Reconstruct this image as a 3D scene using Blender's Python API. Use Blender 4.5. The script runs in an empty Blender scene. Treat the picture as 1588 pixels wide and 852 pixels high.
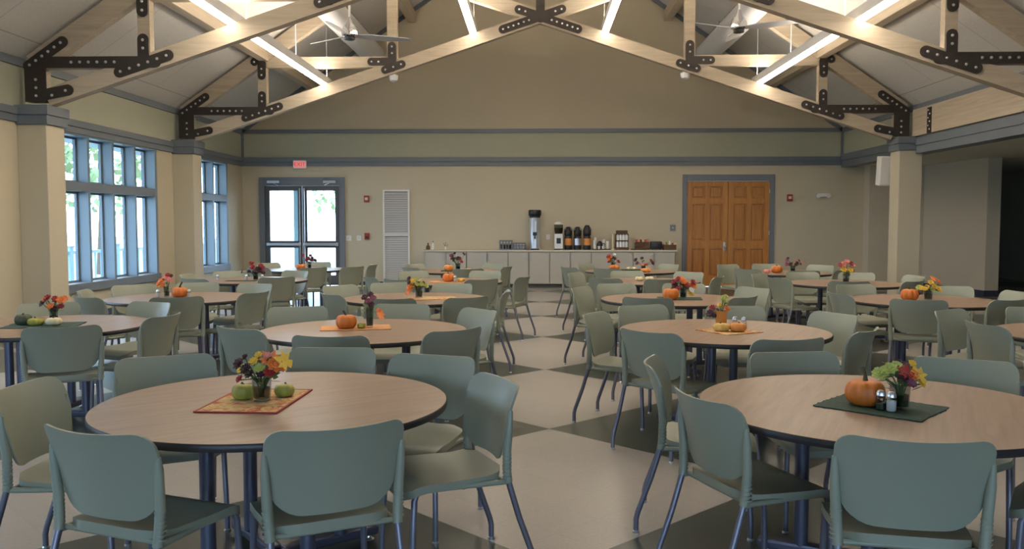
import bpy, bmesh, math, random
from mathutils import Vector, Matrix
random.seed(7)
SC = bpy.context.scene
COL = SC.collection
PI = math.pi

# ------------------------------------------------------------------ camera, sky, exposure
CAM_H, FPX, PITCH, YAW = 1.525, 1340.0, 0.0590, 0.0264
cam_d = bpy.data.cameras.new('camera')
cam = bpy.data.objects.new('camera', cam_d)
COL.objects.link(cam)
cam_d.sensor_fit = 'HORIZONTAL'
cam_d.sensor_width = 36.0
cam_d.lens = 36.0 * FPX / 1588.0
cam_d.clip_start = 0.05
cam_d.clip_end = 500
cam.location = (0, 0, CAM_H)
cam.rotation_euler = (PI / 2 - PITCH, 0, YAW)
SC.camera = cam

SKY_POWER = 10.0
LAMP_POWER = 27.0
UPLIGHT_POWER = 52.0
w = bpy.data.worlds.new('sky')
SC.world = w
w.use_nodes = True
bgn = w.node_tree.nodes['Background']
bgn.inputs['Color'].default_value = (0.53, 0.75, 1.0, 1)
bgn.inputs['Strength'].default_value = SKY_POWER

SC.view_settings.view_transform = 'Standard'
SC.view_settings.look = 'None'
SC.view_settings.gamma = 1.0
SC.view_settings.exposure = 0.0
SC.view_settings.use_curve_mapping = False
SC.cycles.use_denoising = True
SC.cycles.max_bounces = 8
SC.cycles.diffuse_bounces = 5
SC.cycles.sample_clamp_indirect = 6.0
SC.cycles.caustics_reflective = False
SC.cycles.caustics_refractive = False

def portal(name, loc, rot, sx, sy):
    l = bpy.data.lights.new(name, 'AREA')
    l.shape = 'RECTANGLE'
    l.size, l.size_y = sx, sy
    l.cycles.is_portal = True
    o = bpy.data.objects.new(name, l)
    o.location, o.rotation_euler = loc, rot
    COL.objects.link(o)

# ------------------------------------------------------------------ materials
M = {}
def nt(name):
    m = bpy.data.materials.new(name)
    m.use_nodes = True
    t = m.node_tree
    return m, t, t.nodes['Principled BSDF']
def setp(b, **k):
    for a, v in k.items():
        b.inputs[a.replace('_', ' ')].default_value = v
def rgba(c):
    return (c[0], c[1], c[2], 1)
def plain(name, col, rough=0.5, metal=0.0, var=0.0, scale=6.0, bump=0.0, **k):
    m, t, b = nt(name)
    setp(b, Base_Color=rgba(col), Roughness=rough, Metallic=metal)
    for a, v in k.items():
        b.inputs[a.replace('_', ' ')].default_value = v
    if var or bump:
        tc = t.nodes.new('ShaderNodeTexCoord')
        n = t.nodes.new('ShaderNodeTexNoise')
        n.inputs['Scale'].default_value = scale
        n.inputs['Detail'].default_value = 4
        t.links.new(tc.outputs['Object'], n.inputs['Vector'])
        if var:
            mx = t.nodes.new('ShaderNodeMix'); mx.data_type = 'RGBA'
            mx.inputs[6].default_value = rgba([c * (1 - var) for c in col])
            mx.inputs[7].default_value = rgba([min(1, c * (1 + var)) for c in col])
            t.links.new(n.outputs['Fac'], mx.inputs[0])
            t.links.new(mx.outputs[2], b.inputs['Base Color'])
        if bump:
            bp = t.nodes.new('ShaderNodeBump'); bp.inputs['Strength'].default_value = bump
            bp.inputs['Distance'].default_value = 0.01
            t.links.new(n.outputs['Fac'], bp.inputs['Height'])
            t.links.new(bp.outputs['Normal'], b.inputs['Normal'])
    M[name] = m
    return m
def emit(name, col, power, base=(0.8, 0.8, 0.8)):
    m, t, b = nt(name)
    setp(b, Base_Color=rgba(base), Roughness=0.5)
    b.inputs['Emission Color'].default_value = rgba(col)
    b.inputs['Emission Strength'].default_value = power
    M[name] = m
    return m
def wood(name, c1, c2, scale=(1, 1, 1), rough=0.5, ring=3.0):
    m, t, b = nt(name)
    tc = t.nodes.new('ShaderNodeTexCoord')
    mp = t.nodes.new('ShaderNodeMapping'); mp.inputs['Scale'].default_value = scale
    n = t.nodes.new('ShaderNodeTexNoise'); n.inputs['Scale'].default_value = ring; n.inputs['Detail'].default_value = 6
    n.inputs['Roughness'].default_value = 0.65
    n.inputs['Distortion'].default_value = 0.4
    cr = t.nodes.new('ShaderNodeValToRGB')
    cr.color_ramp.elements[0].position = 0.3; cr.color_ramp.elements[0].color = rgba(c1)
    cr.color_ramp.elements[1].position = 0.72; cr.color_ramp.elements[1].color = rgba(c2)
    t.links.new(tc.outputs['Object'], mp.inputs['Vector']); t.links.new(mp.outputs['Vector'], n.inputs['Vector'])
    t.links.new(n.outputs['Fac'], cr.inputs['Fac']); t.links.new(cr.outputs['Color'], b.inputs['Base Color'])
    b.inputs['Roughness'].default_value = rough
    M[name] = m
    return m

plain('wall_cream', (0.53, 0.47, 0.345), 0.75, var=0.03, scale=2.0)
plain('soffit_grey', (0.66, 0.66, 0.58), 0.8)
plain('alcove_grey', (0.56, 0.50, 0.39), 0.75, var=0.03, scale=2.0)
plain('tank_steel', (0.74, 0.75, 0.80), 0.28, metal=0.6)
plain('wall_sage', (0.38, 0.385, 0.29), 0.75, var=0.03, scale=2.0)
plain('gable_tan', (0.48, 0.42, 0.31), 0.8, var=0.04, scale=1.2)
plain('trim_blue_grey', (0.145, 0.165, 0.19), 0.5, var=0.06, scale=3)
plain('window_blue', (0.17, 0.23, 0.28), 0.4)
plain('baseboard_dark', (0.03, 0.035, 0.06), 0.5)
plain('door_dark', (0.09, 0.085, 0.09), 0.45)
plain('steel_black', (0.045, 0.036, 0.031), 0.45, metal=0.3, var=0.2, scale=12)
plain('bolt_steel', (0.72, 0.72, 0.74), 0.3, metal=0.9)
plain('chrome', (0.75, 0.76, 0.8), 0.15, metal=1.0)
plain('brushed_steel', (0.6, 0.6, 0.62), 0.3, metal=0.9)
plain('white_paint', (0.72, 0.72, 0.72), 0.45)
plain('duct_grey', (0.68, 0.68, 0.70), 0.45, metal=0.0, var=0.04, scale=2)
plain('fan_grey', (0.42, 0.42, 0.43), 0.4)
plain('black_plastic', (0.012, 0.012, 0.014), 0.4)
plain('chair_green', (0.240, 0.256, 0.200), 0.42, var=0.03, scale=4)
plain('chair_leg', (0.17, 0.17, 0.22), 0.38, metal=0.5)
plain('table_steel', (0.105, 0.11, 0.16), 0.38, metal=0.5)
plain('table_edge', (0.022, 0.018, 0.02), 0.45)
plain('cabinet_grey', (0.46, 0.44, 0.385), 0.55, var=0.02, scale=3)
plain('counter_cream', (0.62, 0.55, 0.42), 0.4)
plain('toe_dark', (0.09, 0.085, 0.08), 0.7)
plain('pumpkin_orange', (0.55, 0.15, 0.018), 0.5, var=0.22, scale=9)
plain('stem_brown', (0.07, 0.055, 0.025), 0.8)
plain('gourd_yellow', (0.60, 0.38, 0.10), 0.5, var=0.2, scale=20)
plain('gourd_pale', (0.66, 0.58, 0.36), 0.5, var=0.15, scale=20)
plain('gourd_green', (0.30, 0.29, 0.05), 0.5, var=0.4, scale=25)
plain('gourd_dark', (0.05, 0.06, 0.03), 0.5, var=0.6, scale=30)
plain('squash_orange', (0.62, 0.24, 0.05), 0.5, var=0.2, scale=20)
plain('leaf_green', (0.07, 0.12, 0.03), 0.6, var=0.3, scale=30)
plain('petal_red', (0.30, 0.02, 0.02), 0.6, var=0.3, scale=40)
plain('petal_dark', (0.055, 0.014, 0.02), 0.6, var=0.3, scale=40)
plain('petal_orange', (0.70, 0.19, 0.04), 0.6, var=0.2, scale=40)
plain('petal_yellow', (0.72, 0.45, 0.05), 0.6, var=0.2, scale=40)
plain('petal_pink', (0.62, 0.22, 0.19), 0.6, var=0.2, scale=40)
plain('petal_lime', (0.38, 0.42, 0.10), 0.6, var=0.2, scale=40)
plain('petal_purple', (0.20, 0.05, 0.10), 0.6, var=0.2, scale=40)
plain('petal_white', (0.75, 0.74, 0.66), 0.6)
plain('mat_green', (0.016, 0.045, 0.032), 0.85, var=0.35, scale=60, bump=0.4)
plain('mat_orange', (0.55, 0.27, 0.10), 0.85, var=0.3, scale=30)
plain('ceramic_white', (0.78, 0.76, 0.72), 0.3)
plain('rack_blue', (0.16, 0.18, 0.22), 0.5)
plain('amber_vase', (0.55, 0.22, 0.05), 0.2)
plain('red_plastic', (0.35, 0.03, 0.02), 0.45)
plain('wicker', (0.10, 0.055, 0.025), 0.8, var=0.4, scale=60)
plain('grille_white', (0.62, 0.60, 0.58), 0.5)
plain('grille_dark', (0.22, 0.21, 0.22), 0.6)
plain('exterior_concrete', (0.50, 0.50, 0.48), 0.9, var=0.1, scale=1)
plain('porch_blue', (0.22, 0.33, 0.38), 0.6)
plain('bark', (0.10, 0.07, 0.05), 0.9, var=0.3, scale=6)
plain('tree_leaf', (0.20, 0.27, 0.12), 0.8, var=0.4, scale=3)
plain('gravel_yard', (0.42, 0.41, 0.37), 0.9, var=0.3, scale=2)
emit('lamp_lens', (1.0, 0.87, 0.70), LAMP_POWER, (0.9, 0.9, 0.9))
emit('lamp_uplight', (1.0, 0.87, 0.70), UPLIGHT_POWER, (0.9, 0.9, 0.9))
emit('exit_glow', (0.75, 0.22, 0.2), 0.55, (0.75, 0.35, 0.33))
emit('exit_letter', (0.9, 0.04, 0.05), 0.35, (0.5, 0.03, 0.04))
wood('pine', (0.40, 0.325, 0.235), (0.54, 0.455, 0.345), (0.6, 6, 9), 0.6, 2.0)
wood('pine_long', (0.40, 0.325, 0.235), (0.54, 0.455, 0.345), (6, 0.5, 12), 0.6, 2.0)
wood('oak_door', (0.36, 0.145, 0.030), (0.54, 0.25, 0.065), (14, 14, 1.0), 0.4, 1.6)
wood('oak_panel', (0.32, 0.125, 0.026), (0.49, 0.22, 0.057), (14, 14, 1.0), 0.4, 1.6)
wood('table_wood', (0.215, 0.145, 0.10), (0.32, 0.225, 0.165), (1.2, 16, 1), 0.33, 1.5)

# glass: clear panes and tumblers
def glass(name, tint=(1, 1, 1), gloss=0.06):
    m = bpy.data.materials.new(name); m.use_nodes = True
    t = m.node_tree; t.nodes.remove(t.nodes['Principled BSDF'])
    o = t.nodes['Material Output']
    a = t.nodes.new('ShaderNodeBsdfTransparent'); a.inputs[0].default_value = rgba(tint)
    g = t.nodes.new('ShaderNodeBsdfGlossy'); g.inputs['Roughness'].default_value = 0.05
    lw = t.nodes.new('ShaderNodeLayerWeight'); lw.inputs[0].default_value = 0.5
    pw = t.nodes.new('ShaderNodeMath'); pw.operation = 'POWER'; pw.inputs[1].default_value = 4.0
    f = t.nodes.new('ShaderNodeMath'); f.operation = 'MULTIPLY_ADD'; f.inputs[1].default_value = 0.9; f.inputs[2].default_value = 0.03
    t.links.new(lw.outputs['Facing'], pw.inputs[0]); t.links.new(pw.outputs[0], f.inputs[0])
    mx = t.nodes.new('ShaderNodeMixShader')
    t.links.new(f.outputs[0], mx.inputs[0]); t.links.new(a.outputs[0], mx.inputs[1]); t.links.new(g.outputs[0], mx.inputs[2])
    t.links.new(mx.outputs[0], o.inputs[0])
    M[name] = m
glass('pane_glass', (0.97, 0.98, 0.98))
glass('tumbler_glass', (0.80, 0.82, 0.84))
glass('smoke_glass', (0.45, 0.50, 0.48))

def floor_material():
    m, t, b = nt('floor_tile')
    g = t.nodes.new('ShaderNodeNewGeometry')
    mp = t.nodes.new('ShaderNodeMapping'); mp.vector_type = 'TEXTURE'
    mp.inputs['Location'].default_value = (0.11, 6.352, 0)
    mp.inputs['Rotation'].default_value = (0, 0, PI / 4)
    t.links.new(g.outputs['Position'], mp.inputs['Vector'])
    S = 2.609 / math.sqrt(2)
    ad = t.nodes.new('ShaderNodeVectorMath'); ad.operation = 'ADD'; ad.inputs[1].default_value = (S * 40, S * 40, 0.01)
    t.links.new(mp.outputs['Vector'], ad.inputs[0])
    ch = t.nodes.new('ShaderNodeTexChecker'); ch.inputs['Scale'].default_value = 1.0 / S
    ch.inputs['Color2'].default_value = (0.345, 0.322, 0.30, 1)
    ch.inputs['Color1'].default_value = (0.050, 0.060, 0.051, 1)
    t.links.new(ad.outputs['Vector'], ch.inputs['Vector'])
    n = t.nodes.new('ShaderNodeTexNoise'); n.inputs['Scale'].default_value = 55; n.inputs['Detail'].default_value = 5
    t.links.new(g.outputs['Position'], n.inputs['Vector'])
    mr = t.nodes.new('ShaderNodeMapRange'); mr.inputs[3].default_value = 0.82; mr.inputs[4].default_value = 1.18
    t.links.new(n.outputs['Fac'], mr.inputs[0])
    mul = t.nodes.new('ShaderNodeMix'); mul.data_type = 'RGBA'; mul.blend_type = 'MULTIPLY'; mul.inputs[0].default_value = 1
    t.links.new(ch.outputs['Color'], mul.inputs[6]); t.links.new(mr.outputs[0], mul.inputs[7])
    br = t.nodes.new('ShaderNodeTexBrick'); br.offset = 0.0
    br.inputs['Scale'].default_value = 1.0
    br.inputs['Brick Width'].default_value = S / 6; br.inputs['Row Height'].default_value = S / 6
    br.inputs['Mortar Size'].default_value = 0.002; br.inputs['Mortar Smooth'].default_value = 0.5
    br.inputs['Color1'].default_value = (1, 1, 1, 1); br.inputs['Color2'].default_value = (0.95, 0.95, 0.95, 1); br.inputs['Mortar'].default_value = (0.8, 0.8, 0.8, 1)
    t.links.new(ad.outputs['Vector'], br.inputs['Vector'])
    m2 = t.nodes.new('ShaderNodeMix'); m2.data_type = 'RGBA'; m2.blend_type = 'MULTIPLY'; m2.inputs[0].default_value = 1
    t.links.new(mul.outputs[2], m2.inputs[6]); t.links.new(br.outputs['Color'], m2.inputs[7])
    t.links.new(m2.outputs[2], b.inputs['Base Color'])
    setp(b, Roughness=0.30)
    b.inputs['Specular IOR Level'].default_value = 0.45
    M['floor_tile'] = m
floor_material()
def ceiling_material():
    m, t, b = nt('ceiling_panel')
    g = t.nodes.new('ShaderNodeNewGeometry')
    sep = t.nodes.new('ShaderNodeSeparateXYZ'); cb = t.nodes.new('ShaderNodeCombineXYZ')
    t.links.new(g.outputs['Position'], sep.inputs[0])
    ab = t.nodes.new('ShaderNodeMath'); ab.operation = 'MULTIPLY'; ab.inputs[1].default_value = 1.2
    t.links.new(sep.outputs['Z'], ab.inputs[0]); t.links.new(ab.outputs[0], cb.inputs[1])
    t.links.new(sep.outputs['Y'], cb.inputs[0])
    br = t.nodes.new('ShaderNodeTexBrick'); br.offset = 0.5
    br.inputs['Scale'].default_value = 1
    br.inputs['Brick Width'].default_value = 2.4; br.inputs['Row Height'].default_value = 1.2
    br.inputs['Mortar Size'].default_value = 0.006
    br.inputs['Color1'].default_value = (0.58, 0.56, 0.53, 1); br.inputs['Color2'].default_value = (0.60, 0.58, 0.55, 1)
    br.inputs['Mortar'].default_value = (0.36, 0.34, 0.32, 1)
    t.links.new(cb.outputs[0], br.inputs['Vector'])
    n = t.nodes.new('ShaderNodeTexNoise'); n.inputs['Scale'].default_value = 30; n.inputs['Detail'].default_value = 4
    t.links.new(g.outputs['Position'], n.inputs['Vector'])
    mr = t.nodes.new('ShaderNodeMapRange'); mr.inputs[3].default_value = 0.88; mr.inputs[4].default_value = 1.12
    t.links.new(n.outputs['Fac'], mr.inputs[0])
    mul = t.nodes.new('ShaderNodeMix'); mul.data_type = 'RGBA'; mul.blend_type = 'MULTIPLY'; mul.inputs[0].default_value = 1
    t.links.new(br.outputs['Color'], mul.inputs[6]); t.links.new(mr.outputs[0], mul.inputs[7])
    t.links.new(mul.outputs[2], b.inputs['Base Color'])
    setp(b, Roughness=0.9)
    M['ceiling_panel'] = m
ceiling_material()
def leaf_mat_material():
    m, t, b = nt('mat_leaf_print')
    tc = t.nodes.new('ShaderNodeTexCoord')
    v = t.nodes.new('ShaderNodeTexVoronoi'); v.inputs['Scale'].default_value = 34
    n = t.nodes.new('ShaderNodeTexNoise'); n.inputs['Scale'].default_value = 22; n.inputs['Detail'].default_value = 3
    t.links.new(tc.outputs['Object'], n.inputs['Vector'])
    mxv = t.nodes.new('ShaderNodeMix'); mxv.data_type = 'RGBA'; mxv.inputs[0].default_value = 0.12
    t.links.new(tc.outputs['Object'], mxv.inputs[6]); t.links.new(n.outputs['Color'], mxv.inputs[7])
    t.links.new(mxv.outputs[2], v.inputs['Vector'])
    cr = t.nodes.new('ShaderNodeValToRGB'); cr.color_ramp.interpolation = 'CONSTANT'
    e = cr.color_ramp.elements
    e[0].position = 0; e[0].color = (0.52, 0.34, 0.14, 1)
    e[1].position = 0.25; e[1].color = (0.38, 0.11, 0.05, 1)
    for p, c in ((0.42, (0.56, 0.42, 0.22, 1)), (0.62, (0.48, 0.21, 0.08, 1)), (0.78, (0.36, 0.33, 0.15, 1)), (0.88, (0.58, 0.40, 0.18, 1))):
        x = e.new(p); x.color = c
    sp = t.nodes.new('ShaderNodeSeparateColor')
    t.links.new(v.outputs['Color'], sp.inputs[0]); t.links.new(sp.outputs[0], cr.inputs['Fac'])
    t.links.new(cr.outputs['Color'], b.inputs['Base Color'])
    setp(b, Roughness=0.9)
    M['mat_leaf_print'] = m
leaf_mat_material()

# ------------------------------------------------------------------ mesh helpers
class MB:
    """collects vertices and faces, then links them as one mesh object"""
    def __init__(s):
        s.v, s.f, s.mi, s.cur = [], [], [], 0
    def add(s, vs, fs):
        o = len(s.v)
        s.v += [tuple(p) for p in vs]
        s.f += [tuple(i + o for i in f) for f in fs]
        s.mi += [s.cur] * len(fs)
        return s
    def box(s, x0, x1, y0, y1, z0, z1, mat=None):
        vs = [(x, y, z) for z in (z0, z1) for y in (y0, y1) for x in (x0, x1)]
        if mat is not None: vs = [mat @ Vector(p) for p in vs]
        return s.add(vs, [(0, 2, 3, 1), (4, 5, 7, 6), (0, 1, 5, 4), (2, 6, 7, 3), (0, 4, 6, 2), (1, 3, 7, 5)])
    def bev(s, x0, x1, y0, y1, z0, z1, b=0.01, mat=None):
        """box with bevelled edges"""
        bm = bmesh.new()
        bmesh.ops.create_cube(bm, size=1.0)
        for p in bm.verts:
            p.co = Vector(((x0 + x1) / 2 + p.co.x * (x1 - x0), (y0 + y1) / 2 + p.co.y * (y1 - y0), (z0 + z1) / 2 + p.co.z * (z1 - z0)))
        bmesh.ops.bevel(bm, geom=bm.edges[:], offset=b, segments=2, profile=0.6, affect='EDGES')
        if mat is not None: bmesh.ops.transform(bm, matrix=mat, verts=bm.verts)
        return s.bm(bm)
    def bm(s, bm):
        bm.verts.index_update()
        s.add([p.co.copy() for p in bm.verts], [[p.index for p in f.verts] for f in bm.faces])
        bm.free()
        return s
    def tube(s, pts, r, n=10, cap=True, r2=None):
        pts = [Vector(p) for p in pts]
        rs = r if isinstance(r, (list, tuple)) else [r] * len(pts)
        vs, fs = [], []
        ref = None
        for i, p in enumerate(pts):
            d = (pts[min(i + 1, len(pts) - 1)] - pts[max(i - 1, 0)]).normalized()
            if ref is None:
                ref = Vector((1, 0, 0)) if abs(d.x) < 0.9 else Vector((0, 1, 0))
            u = (ref - d * ref.dot(d)).normalized(); ref = u
            q = d.cross(u)
            for k in range(n):
                a = 2 * PI * k / n
                vs.append(p + (u * math.cos(a) + q * math.sin(a)) * rs[i])
        for i in range(len(pts) - 1):
            for k in range(n):
                fs.append((i * n + k, i * n + (k + 1) % n, (i + 1) * n + (k + 1) % n, (i + 1) * n + k))
        if cap:
            fs.append(tuple(range(n))[::-1]); fs.append(tuple(range((len(pts) - 1) * n, len(pts) * n)))
        return s.add(vs, fs)
    def lathe(s, prof, loc=(0, 0, 0), n=24, lobes=0, depth=0.0, mat=None, cap=True):
        """profile of (radius, z) spun about z; lobes makes pumpkin ribs"""
        vs, fs = [], []
        L = Vector(loc)
        for r, z in prof:
            for k in range(n):
                a = 2 * PI * k / n
                rr = r * (1 - depth * (0.5 - 0.5 * math.cos(a * lobes)) ** 2) if lobes else r
                p = Vector((rr * math.cos(a), rr * math.sin(a), z))
                if mat is not None: p = mat @ p
                vs.append(p + L)
        m = len(prof)
        for i in range(m - 1):
            for k in range(n):
                fs.append((i * n + k, i * n + (k + 1) % n, (i + 1) * n + (k + 1) % n, (i + 1) * n + k))
        if cap:
            fs.append(tuple(range(n))[::-1]); fs.append(tuple(range((m - 1) * n, m * n)))
        return s.add(vs, fs)
    def prism(s, poly, z0, z1, mat=None):
        """polygon in xy pushed along z"""
        n = len(poly)
        vs = [Vector((p[0], p[1], z0)) for p in poly] + [Vector((p[0], p[1], z1)) for p in poly]
        if mat is not None: vs = [mat @ p for p in vs]
        return s.add(vs, [tuple(range(n))[::-1], tuple(range(n, 2 * n))] + [(i, (i + 1) % n, n + (i + 1) % n, n + i) for i in range(n)])
    def beam(s, a, b, h, y0, y1):
        """rectangular timber in the xz plane from a to b, depth h, between y0 and y1"""
        a, b = Vector((a[0], 0, a[1])), Vector((b[0], 0, b[1]))
        d = (b - a).normalized(); q = Vector((-d.z, 0, d.x)) * h / 2
        pts = [a - q, b - q, b + q, a + q]
        vs = [(p.x, y, p.z) for y in (y0, y1) for p in pts]
        return s.add(vs, [(0, 1, 2, 3), (7, 6, 5, 4), (0, 4, 5, 1), (1, 5, 6, 2), (2, 6, 7, 3), (3, 7, 4, 0)])
    def capsule(s, a, b, wd, y0, y1, ra=True, rb=True):
        """flat strap with rounded ends in the xz plane"""
        a, b = Vector((a[0], 0, a[1])), Vector((b[0], 0, b[1]))
        d = (b - a).normalized(); q = Vector((-d.z, 0, d.x)); r = wd / 2
        pts = []
        for c, sgn, rd in ((b, 1, rb), (a, -1, ra)):
            if rd:
                for k in range(9):
                    t = -PI / 2 + PI * k / 8
                    pts.append(c + (d * math.cos(t) + q * math.sin(t)) * r * sgn)
            else:
                pts += [c - q * r * sgn, c + q * r * sgn]
        n = len(pts)
        vs = [(p.x, y, p.z) for y in (y0, y1) for p in pts]
        return s.add(vs, [tuple(range(n)), tuple(range(n, 2 * n))[::-1]] + [(i, n + i, n + (i + 1) % n, (i + 1) % n) for i in range(n)])
    def ball(s, c, r, n=10, sq=(1, 1, 1)):
        prof = [(max(1e-4, r * math.sin(PI * i / (n // 2 + 1))), -r * math.cos(PI * i / (n // 2 + 1))) for i in range(n // 2 + 2)]
        return s.lathe(prof, c, n, mat=Matrix.Diagonal(sq))
    def obj(s, name, mats, parent=None, loc=(0, 0, 0), rz=0.0, smooth=None):
        me = bpy.data.meshes.new(name)
        me.from_pydata(s.v, [], s.f)
        mats = mats if isinstance(mats, (list, tuple)) else [mats]
        for m in mats: me.materials.append(M[m])
        if len(mats) > 1:
            me.polygons.foreach_set('material_index', s.mi)
        bm = bmesh.new(); bm.from_mesh(me)
        bmesh.ops.recalc_face_normals(bm, faces=bm.faces)
        bm.to_mesh(me); bm.free()
        if smooth:
            me.polygons.foreach_set('use_smooth', [True] * len(me.polygons))
            me.set_sharp_from_angle(angle=math.radians(smooth))
        me.update()
        o = bpy.data.objects.new(name, me)
        COL.objects.link(o)
        o.location = loc; o.rotation_euler = (0, 0, rz)
        if parent is not None: o.parent = parent
        return o

def tag(o, label=None, cat=None, group=None, kind=None):
    if label: o['label'] = label
    if cat: o['category'] = cat
    if group: o['group'] = group
    if kind: o['kind'] = kind
    return o
def thing(name, label, cat, loc=(0, 0, 0), rz=0.0, group=None):
    o = bpy.data.objects.new(name, None)
    o.empty_display_size = 0.1
    COL.objects.link(o)
    o.location = loc; o.rotation_euler = (0, 0, rz)
    return tag(o, label, cat, group)
def struct(o):
    o['kind'] = 'structure'
    return o
KIDS = {}
def kids(o):
    return [c for c in o.children]
def dup(root, loc, rz, label, group=None):
    """a copy of a thing with copies of its parts and sub-parts"""
    def cp(o, par):
        c = o.copy(); COL.objects.link(c)
        if par is not None: c.parent = par
        for ch in PARTS.get(o.name, []): cp(ch, c)
        return c
    r = cp(root, None)
    r.location = loc; r.rotation_euler = (0, 0, rz)
    r['label'] = label
    if group: r['group'] = group
    return r
PARTS = {}
def note_parts(root):
    PARTS[root.name] = list(root.children)
    for c in root.children: note_parts(c)

# ------------------------------------------------------------------ the room
XL, XR, YB, YF, RX = -7.12, 7.34, 20.95, -6.0, 0.10
EAVE, RIDGE = 3.80, 8.75
SLOPE = (RIDGE - EAVE) / (RX - XL)
BAND0, BAND1 = 2.915, 3.12

def wall_boxes(axis, c0, c1, a0, a1, z0, z1, holes):
    """boxes of a wall with rectangular holes (a_lo, a_hi, z_lo, z_hi) along its axis"""
    b = MB()
    def put(p, q, lo, hi):
        if q - p < 1e-4 or hi - lo < 1e-4: return
        if axis == 'y': b.box(c0, c1, p, q, lo, hi)
        else: b.box(p, q, c0, c1, lo, hi)
    cur = a0
    for h0, h1, hz0, hz1 in sorted(holes):
        put(cur, h0, z0, z1); put(h0, h1, z0, hz0); put(h0, h1, hz1, z1)
        cur = h1
    put(cur, a1, z0, z1)
    return b

struct(MB().box(XL - .25, 13.2, YF - .25, YB + 6.3, -.12, 0).obj('floor', 'floor_tile'))
WZ0, WZ1 = 0.56, 2.915
WINS = [(12.86, 16.08, 4), (17.42, 19.82, 3), (1.4, 4.6, 4), (7.6, 10.8, 4)]
struct(wall_boxes('y', XL - .25, XL, YF, YB, 0, 2.93, [(a, b, WZ0, WZ1) for a, b, n in WINS]).obj('wall_left', 'wall_cream'))
struct(MB().box(XL - .25, XL, YF, YB, 2.93, EAVE + .02).obj('wall_left_frieze', 'wall_sage'))
struct(wall_boxes('x', YB, YB + .25, XL - .25, 8.1, 0, 2.93, [(-6.62, -4.69, -.001, 2.56), (3.62, 5.65, -.001, 2.56)]).obj('wall_back', 'wall_cream'))
struct(MB().box(XL - .25, XR + .25, YB, YB + .25, 2.93, 3.76).obj('wall_back_frieze', 'wall_sage'))
struct(MB().prism([(XL - .25, 3.76), (XR + .25, 3.76), (XR + .25, EAVE), (RX, RIDGE + .1), (XL - .25, EAVE)], 0, .25,
       Matrix(((1, 0, 0, 0), (0, 0, 1, YB), (0, 1, 0, 0), (0, 0, 0, 1)))).obj('wall_back_gable', 'gable_tan'))
struct(wall_boxes('x', YF - .25, YF, XL - .25, 13.2, 0, 3.0, [(-5.5, 5.5, .5, 2.9)]).obj('wall_front', 'wall_cream'))
struct(MB().prism([(XL - .25, 3.0), (XR + .25, 3.0), (XR + .25, EAVE), (RX, RIDGE + .1), (XL - .25, EAVE)], 0, .25,
       Matrix(((1, 0, 0, 0), (0, 0, 1, YF - .25), (0, 1, 0, 0), (0, 0, 0, 1)))).obj('wall_front_gable', 'gable_tan'))
struct(MB().box(XR, XR + .25, YF, YB, 2.88, EAVE + .02).obj('wall_right_header', 'wall_sage'))
struct(MB().box(XR, 13.2, YF, YB + 6.3, 2.885, 3.0).obj('ceiling_alcove', 'soffit_grey'))
struct(MB().box(7.86, 9.13, 20.6, YB, 0, 2.885).obj('wall_alcove_back', 'alcove_grey'))
struct(MB().prism([(9.13, YB), (9.13, 20.6), (9.36, 18.2), (9.64, 18.2), (9.64, YB)], 0, 2.885).obj('wall_alcove_side', 'alcove_grey'))
struct(MB().box(13.0, 13.2, YF, YB + 6.3, 0, 2.885).obj('wall_right', 'wall_cream'))
struct(MB().box(8.1, 13.2, YB + 6.1, YB + 6.3, 0, 2.885).obj('wall_corridor_end', 'wall_cream'))
struct(MB().box(9.44, 9.64, YB, YB + 6.1, 0, 2.885).obj('wall_corridor_side', 'wall_cream'))
for sx, nm in ((-1, 'ceiling_left'), (1, 'ceiling_right')):
    xe = XL - .25 if sx < 0 else XR + .25
    ze = EAVE - .25 * SLOPE
    struct(MB().prism([(xe, ze), (RX, RIDGE), (RX, RIDGE + .2), (xe, ze + .2)][::sx], 0, YB - YF + .5,
        Matrix(((1, 0, 0, 0), (0, 0, 1, YF - .25), (0, 1, 0, 0), (0, 0, 0, 1)))).obj(nm, 'ceiling_panel'))

# trims
tb = 'trim_blue_grey'
struct(MB().bev(XL, XR, YB - .035, YB + .01, BAND0, BAND0 + .10, .006).bev(XL, XR, YB - .055, YB + .01, BAND0 + .10, BAND1, .006).obj('trim_1', tb))
struct(MB().bev(XL - .01, XL + .035, YF, YB, BAND0, BAND0 + .10, .006).bev(XL - .01, XL + .055, YF, YB, BAND0 + .10, BAND1, .006).obj('trim_2', tb))
struct(MB().bev(XR - .035, XR + .26, YF, YB, BAND0 - .05, BAND0 + .10, .006).bev(XR - .055, XR + .01, YF, YB, BAND0 + .10, BAND1 + .05, .006).obj('trim_3', tb))
struct(MB().box(XL, XR, YB - .03, YB + .01, 3.705, 3.80).obj('trim_4', tb))
struct(MB().box(XL - .01, XL + .035, YF, YB, 3.69, 3.80).obj('trim_5', tb))
struct(MB().box(XR - .035, XR + .01, YF, YB, 3.69, 3.80).obj('trim_6', tb))
def gable_trim(n, sx):
    xe = XL if sx < 0 else XR
    b = MB().beam((xe, EAVE - .05), (RX, EAVE - .05 + (RIDGE - EAVE)), .11, YB - .03, YB + .01)
    struct(b.obj('trim_%d' % n, tb))
gable_trim(7, -1); gable_trim(8, 1)
struct(MB().box(XL, XL + .05, YB - .05, YB, BAND1, 3.71).obj('trim_9', tb))
struct(MB().box(XR - .05, XR, YB - .05, YB, BAND1, 3.71).obj('trim_10', tb))
bbm = 'baseboard_dark'
struct(MB().box(XL, XL + .015, YF, YB, 0, .11).obj('baseboard_left', bbm))
bb = MB()
for a, c in ((XL, -6.72), (-4.6, -2.66), (3.42, 3.54), (5.76, 7.86)): bb.box(a, c, YB - .015, YB, 0, .11)
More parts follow.
